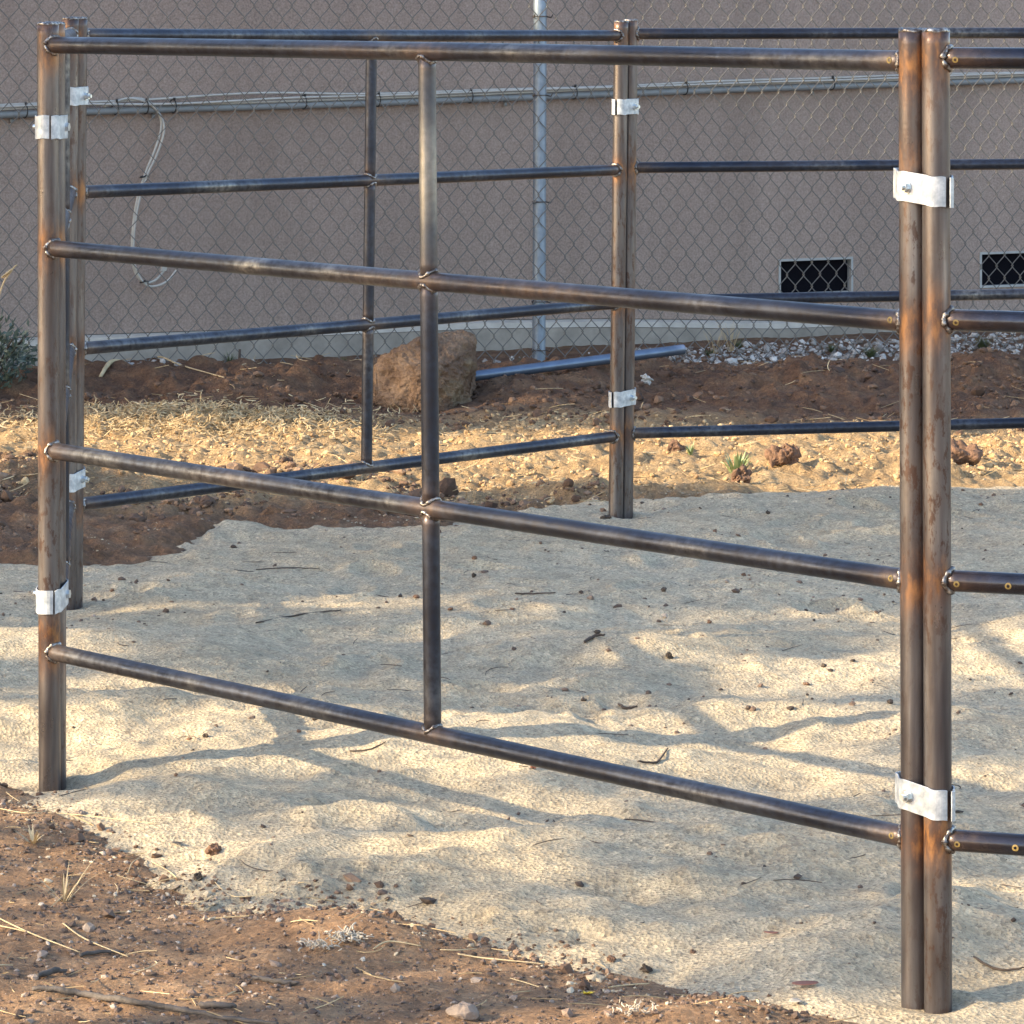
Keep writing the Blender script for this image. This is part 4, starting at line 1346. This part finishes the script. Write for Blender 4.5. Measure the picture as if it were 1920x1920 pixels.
tuft('weed', at_px(1295, 838, 13.4), 16, .05, .003, .6, M['palegreen'], 'tiny green sprout in the sunlit soil beneath the back panel', 'plant', seed=6, parent_name='leaves')
for i, (x, Y, n, l, lab) in enumerate(((385, 16.3, 70, .10, 'green grass tuft growing in white gravel left of the boulder'), (272, 16.4, 45, .08, 'thin green grass tuft on bare soil by the wall ledge'),
                                       (985, 17.0, 70, .09, 'mossy green tuft at the foot of the chain-link post'), (1632, 17.4, 90, .10, 'bright green grass tuft in the gravel by the front double post'),
                                       (1842, 17.8, 90, .13, 'dry green grass clump between the gravel and the wall'), (1385, 17.9, 60, .09, 'dull grass tuft under the wall vent'),
                                       (545, 16.5, 60, .08, 'dull grass tuft on the gravel by the boulder'), (1330, 17.5, 40, .08, 'sparse grass wisps in gravel past the loose pipe end'),
                                       (1560, 17.7, 70, .09, 'low grass patch along the foundation'), (430, 16.9, 60, .10, 'grey-green grass along the wall foot'), (640, 17.0, 40, .08, 'faint grass wisps along the wall foot by the dark upright'))):
    tuft('grass_tuft', at_px(x, 690, Y), int(n * 1.6), l * .62, .0013, .9, M['dullgreen'], lab, 'grass', 'grass tufts along the fence', seed=20 + i)
for i, (x, Y, n, l, lab) in enumerate(((1340, 17.6, 26, .15, 'tall dry grass wisps before the foundation'), (1370, 17.75, 22, .16, 'thin dry seed stalks under the wall vent'), (470, 16.3, 14, .09, 'dry wisps in the gravel near a wooden peg'))):
    tuft('dry_grass', at_px(x, 690, Y), n, l, .0012, .35, M['straw'], lab, 'grass', seed=50 + i)
def sprig(cx, cy, n, size, r, mat, label, seed):
    q = random.Random(seed)
    c = on(cx, cy, size * .25)
    mb = MB()
    for i in range(n):
        p0 = Vector((q.gauss(0, size * .55), q.gauss(0, size * .35), abs(q.gauss(0, size * .16))))
        d = Vector((q.gauss(0, 1), q.gauss(0, 1), q.gauss(.25, .5))).normalized()
        ln = size * q.uniform(.18, .5)
        b = Vector((q.gauss(0, 1), q.gauss(0, 1), q.gauss(0, .6))).normalized() * ln * .4
        tube(mb, spline([p0, p0 + d * ln * .5 + b * .5, p0 + d * ln], 3), r * q.uniform(.6, 1.3), 5)
    E = empty('bleached_plant', c, label, 'plant')
    o = mb.build('stems', mat, E, (0, 0, 0)); o['kind'] = 'stuff'
    return E
sprig(650, 1782, 80, .034, .0013, M['white'], 'bleached white dried plant lying on the dark soil mound', 60)
sprig(600, 1784, 60, .028, .0012, M['white'], 'smaller bleached dried sprig next to the white one', 61)
p = on(364, 1694)
tuft('yellow_flower', p, 16, .014, .003, 1.2, M['flower'], 'tiny yellow flower head on the soil', 'flower', seed=62, up=.6, parent_name='petals')
p = on(1100, 1864)
tuft('yellow_flower', p, 14, .013, .0026, 1.3, M['flower'], 'faded yellow petals at the dirt edge', 'flower', seed=63, up=.4, parent_name='petals')
p = on(62, 1582)
tuft('weed', p, 18, .045, .002, 1.1, M['straw'], 'wispy dry weed at the sand edge by the corner post', 'plant', seed=64, up=.6, parent_name='stems')
p = on(120, 1690)
tuft('weed', p, 16, .09, .0012, .9, M['straw'], 'thin bare dry weed on the reddish soil', 'plant', seed=65, up=.7, parent_name='stems', droop=.9)
sprig(1195, 1908, 50, .030, .0010, M['white'], 'whitish feathery seed head at the dirt edge', 66)
st = [Vector((-1.115, 8.0, gz(-1.115, 8.0) - .02)), Vector((-1.10, 8.0, .5)), Vector((-1.062, 8.0, .92)), Vector((-1.026, 8.0, 1.018))]
mb = MB(); sp_ = spline(st, 8); tube(mb, sp_, [.0024 * (1 - .3 * k / len(sp_)) for k in range(len(sp_))], 7)
E_ = empty('dry_stalk', st[0], 'tall dry straw stalk with pale tip leaning in beside the corner post', 'stalk')
mb.build('stem', M['straw'], E_, st[0])
mb = MB(); t_ = st[-1]
for k in range(5):
    d_ = Vector((.5 + .2 * k, .3 * (k - 2), .6 + .1 * k)).normalized()
    tube(mb, [t_ - d_ * .03, t_ - d_ * .01, t_ + d_ * .012], [.0008, .0026, .0004], 5)
mb.build('seed_head', M['straw'], E_, st[0])
# wooden peg
mb = MB(); b_ = at_px(448, 705, 16.1); tube(mb, [b_, b_ + Vector((.002, 0, .045)), b_ + Vector((.004, 0, .085))], [.006, .0055, .005], 7, wob=.1)
tag(mb.build('wooden_peg', M['twig'], None, b_), 'short dark peg standing in front of the white gravel', 'peg')
# plank scrap and dry frond by the fence
stick('frond', [(278, 683), (300, 702), (340, 706), (420, 712)], .0035, M['straw'], 'long dry palm frond piece on the soil near the fence', 'frond', lift=.012)
stick('wood_scrap', [(188, 727), (206, 724), (226, 721)], .009, M['straw'], 'pale wood splinter on the dark soil', 'wood')

# ------------------------------------------------------------------ shade trees beyond the frame
def shade_keep(xg, yg):
    """how much foliage stands in the light that lands at (xg, yg)"""
    w = .16 * fbm(xg, yg, .8, 3, 201)
    yy = yg + w
    n1 = fbm(xg * .6, yg, .62, 3, 205); n2 = fbm(xg, yg, .27, 2, 211)
    left = 1 - sstep(-1.6, -.7, xg)
    lane_lo = 12.42 + .75 * left
    lane = sstep(lane_lo - .05, lane_lo + .05, yy) * (1 - sstep(14.18, 14.30, yy))
    dense = sstep(10.1, 10.5, yy)
    near = np.clip(.26 + 1.7 * n1 + 1.3 * n2, .0, 1.0)
    near = np.where(xg > 1.5, np.clip(near + .6, .8, 1), near)
    mid = np.clip(.10 + 2.0 * fbm(xg * .45, yg, .38, 3, 221) + 1.2 * n2, 0, 1)
    mid = np.where(xg > 2.0, np.clip(mid + .5, .6, 1), mid)
    tr_ = sstep(8.4, 9.0, yy)
    near = near * (1 - tr_) + mid * tr_
    k = near * (1 - dense) + dense * np.clip(1.2 + 1.2 * (n1 - .05), .35, 1)
    k = k * (1 - lane)
    k = np.where((yg > 17.6) & (xg > 3.1 + .5 * n1), k * .02, k)
    k = np.where((yg > 16.8) & (yg < 17.6) & (xg > .9) & (xg < 2.8), k * np.clip(.35 - 2.4 * n1, .03, 1), k)
    k = np.where((yg < 7.2) & (xg < .2), k * .55, k)
    k = np.where((yg > 6.0) & (yg < 7.2) & (xg > 1.6) & (xg < 4.2), k * .45, k)
    k = np.where((np.abs(xg + .15) < .25) & (np.abs(yg - 14.95) < .2), k * .15, k)
    k = np.where((xg > -1.0) & (xg < -.45) & (yg > 14.9) & (yg < 15.7), k * .35, k)
    return np.clip(k, 0, 1)

def tree(label, tx, ty, n, ylo, yhi, height, seed):
    r = np.random.default_rng(seed)
    base = Vector((tx, ty, 0)); base.z = gz(tx, ty) - .1
    E = empty('shade_tree', base, label, 'tree', 'shade trees beside the pen')
    X = r.normal(tx, .95, n).clip(tx - 2.2, tx + 2.2)
    xg = r.uniform(-3.4, 6.8, n); yg = r.uniform(ylo, yhi, n)
    z = (xg - X) * SUN_DZ
    Y = yg - SUN_DY * (xg - X)
    keep = (r.uniform(0, 1, n) < shade_keep(xg, yg)) & (z > 1.7) & (z < height)
    X, Y, z = X[keep], Y[keep], z[keep]; n = len(X)
    P = np.stack([X, Y, z], 1) - np.array(base)
    a = r.normal(size=(n, 3)); a /= np.linalg.norm(a, axis=1)[:, None]
    b = r.normal(size=(n, 3)); b -= a * (a * b).sum(1)[:, None]; b /= np.linalg.norm(b, axis=1)[:, None]
    ln = r.uniform(.05, .085, n)[:, None]; wd = r.uniform(.026, .045, n)[:, None]
    V = np.stack([P - a * ln, P - b * wd + a * ln * .1, P + a * ln, P + b * wd + a * ln * .1], 1).reshape(-1, 3)
    Fq = np.arange(n * 4).reshape(-1, 4)
    me = bpy.data.meshes.new('crown'); me.from_pydata(V.tolist(), [], Fq.tolist()); me.update()
    cr = link('crown', me, M['foliage'], E)
    mb = MB()
    cy = float(np.mean(Y)) if n else ty
    top = Vector((tx + .2, cy, height * .8))
    tr = spline([base, lerp(base, top, .35) + Vector((.15, .1, 0)), lerp(base, top, .7) + Vector((-.1, .1, 0)), top], 6)
    tube(mb, tr, [.17 * (1 - .8 * i / (len(tr) - 1)) + .02 for i in range(len(tr))], 12)
    mb.build('trunk', M['bark'], E, base)
    for i in range(14):
        if not n: break
        q = Vector(V[r.integers(0, len(V))]) + base
        s_ = tr[int(len(tr) * r.uniform(.35, .9))]
        mid_ = lerp(s_, q, .5) + Vector((0, 0, .25))
        sp = spline([s_, mid_, q], 6)
        mb = MB(); tube(mb, sp, [.022 * (1 - .85 * k / (len(sp) - 1)) for k in range(len(sp))], 7)
        mb.build('limb', M['bark'], E, base)
    return E
tree('thin-leaved shade tree outside the pen, dappling the near sand', -9.6, 2.8, 22000, 4.4, 9.2, 7.6, 1)
tree('dense shade tree outside the pen, shading the far sand', -9.6, 7.0, 38000, 8.6, 12.7, 7.6, 2)
tree('dense shade tree near the house, shading the dug soil', -11.0, 12.4, 60000, 14.0, 20.0, 8.2, 3)
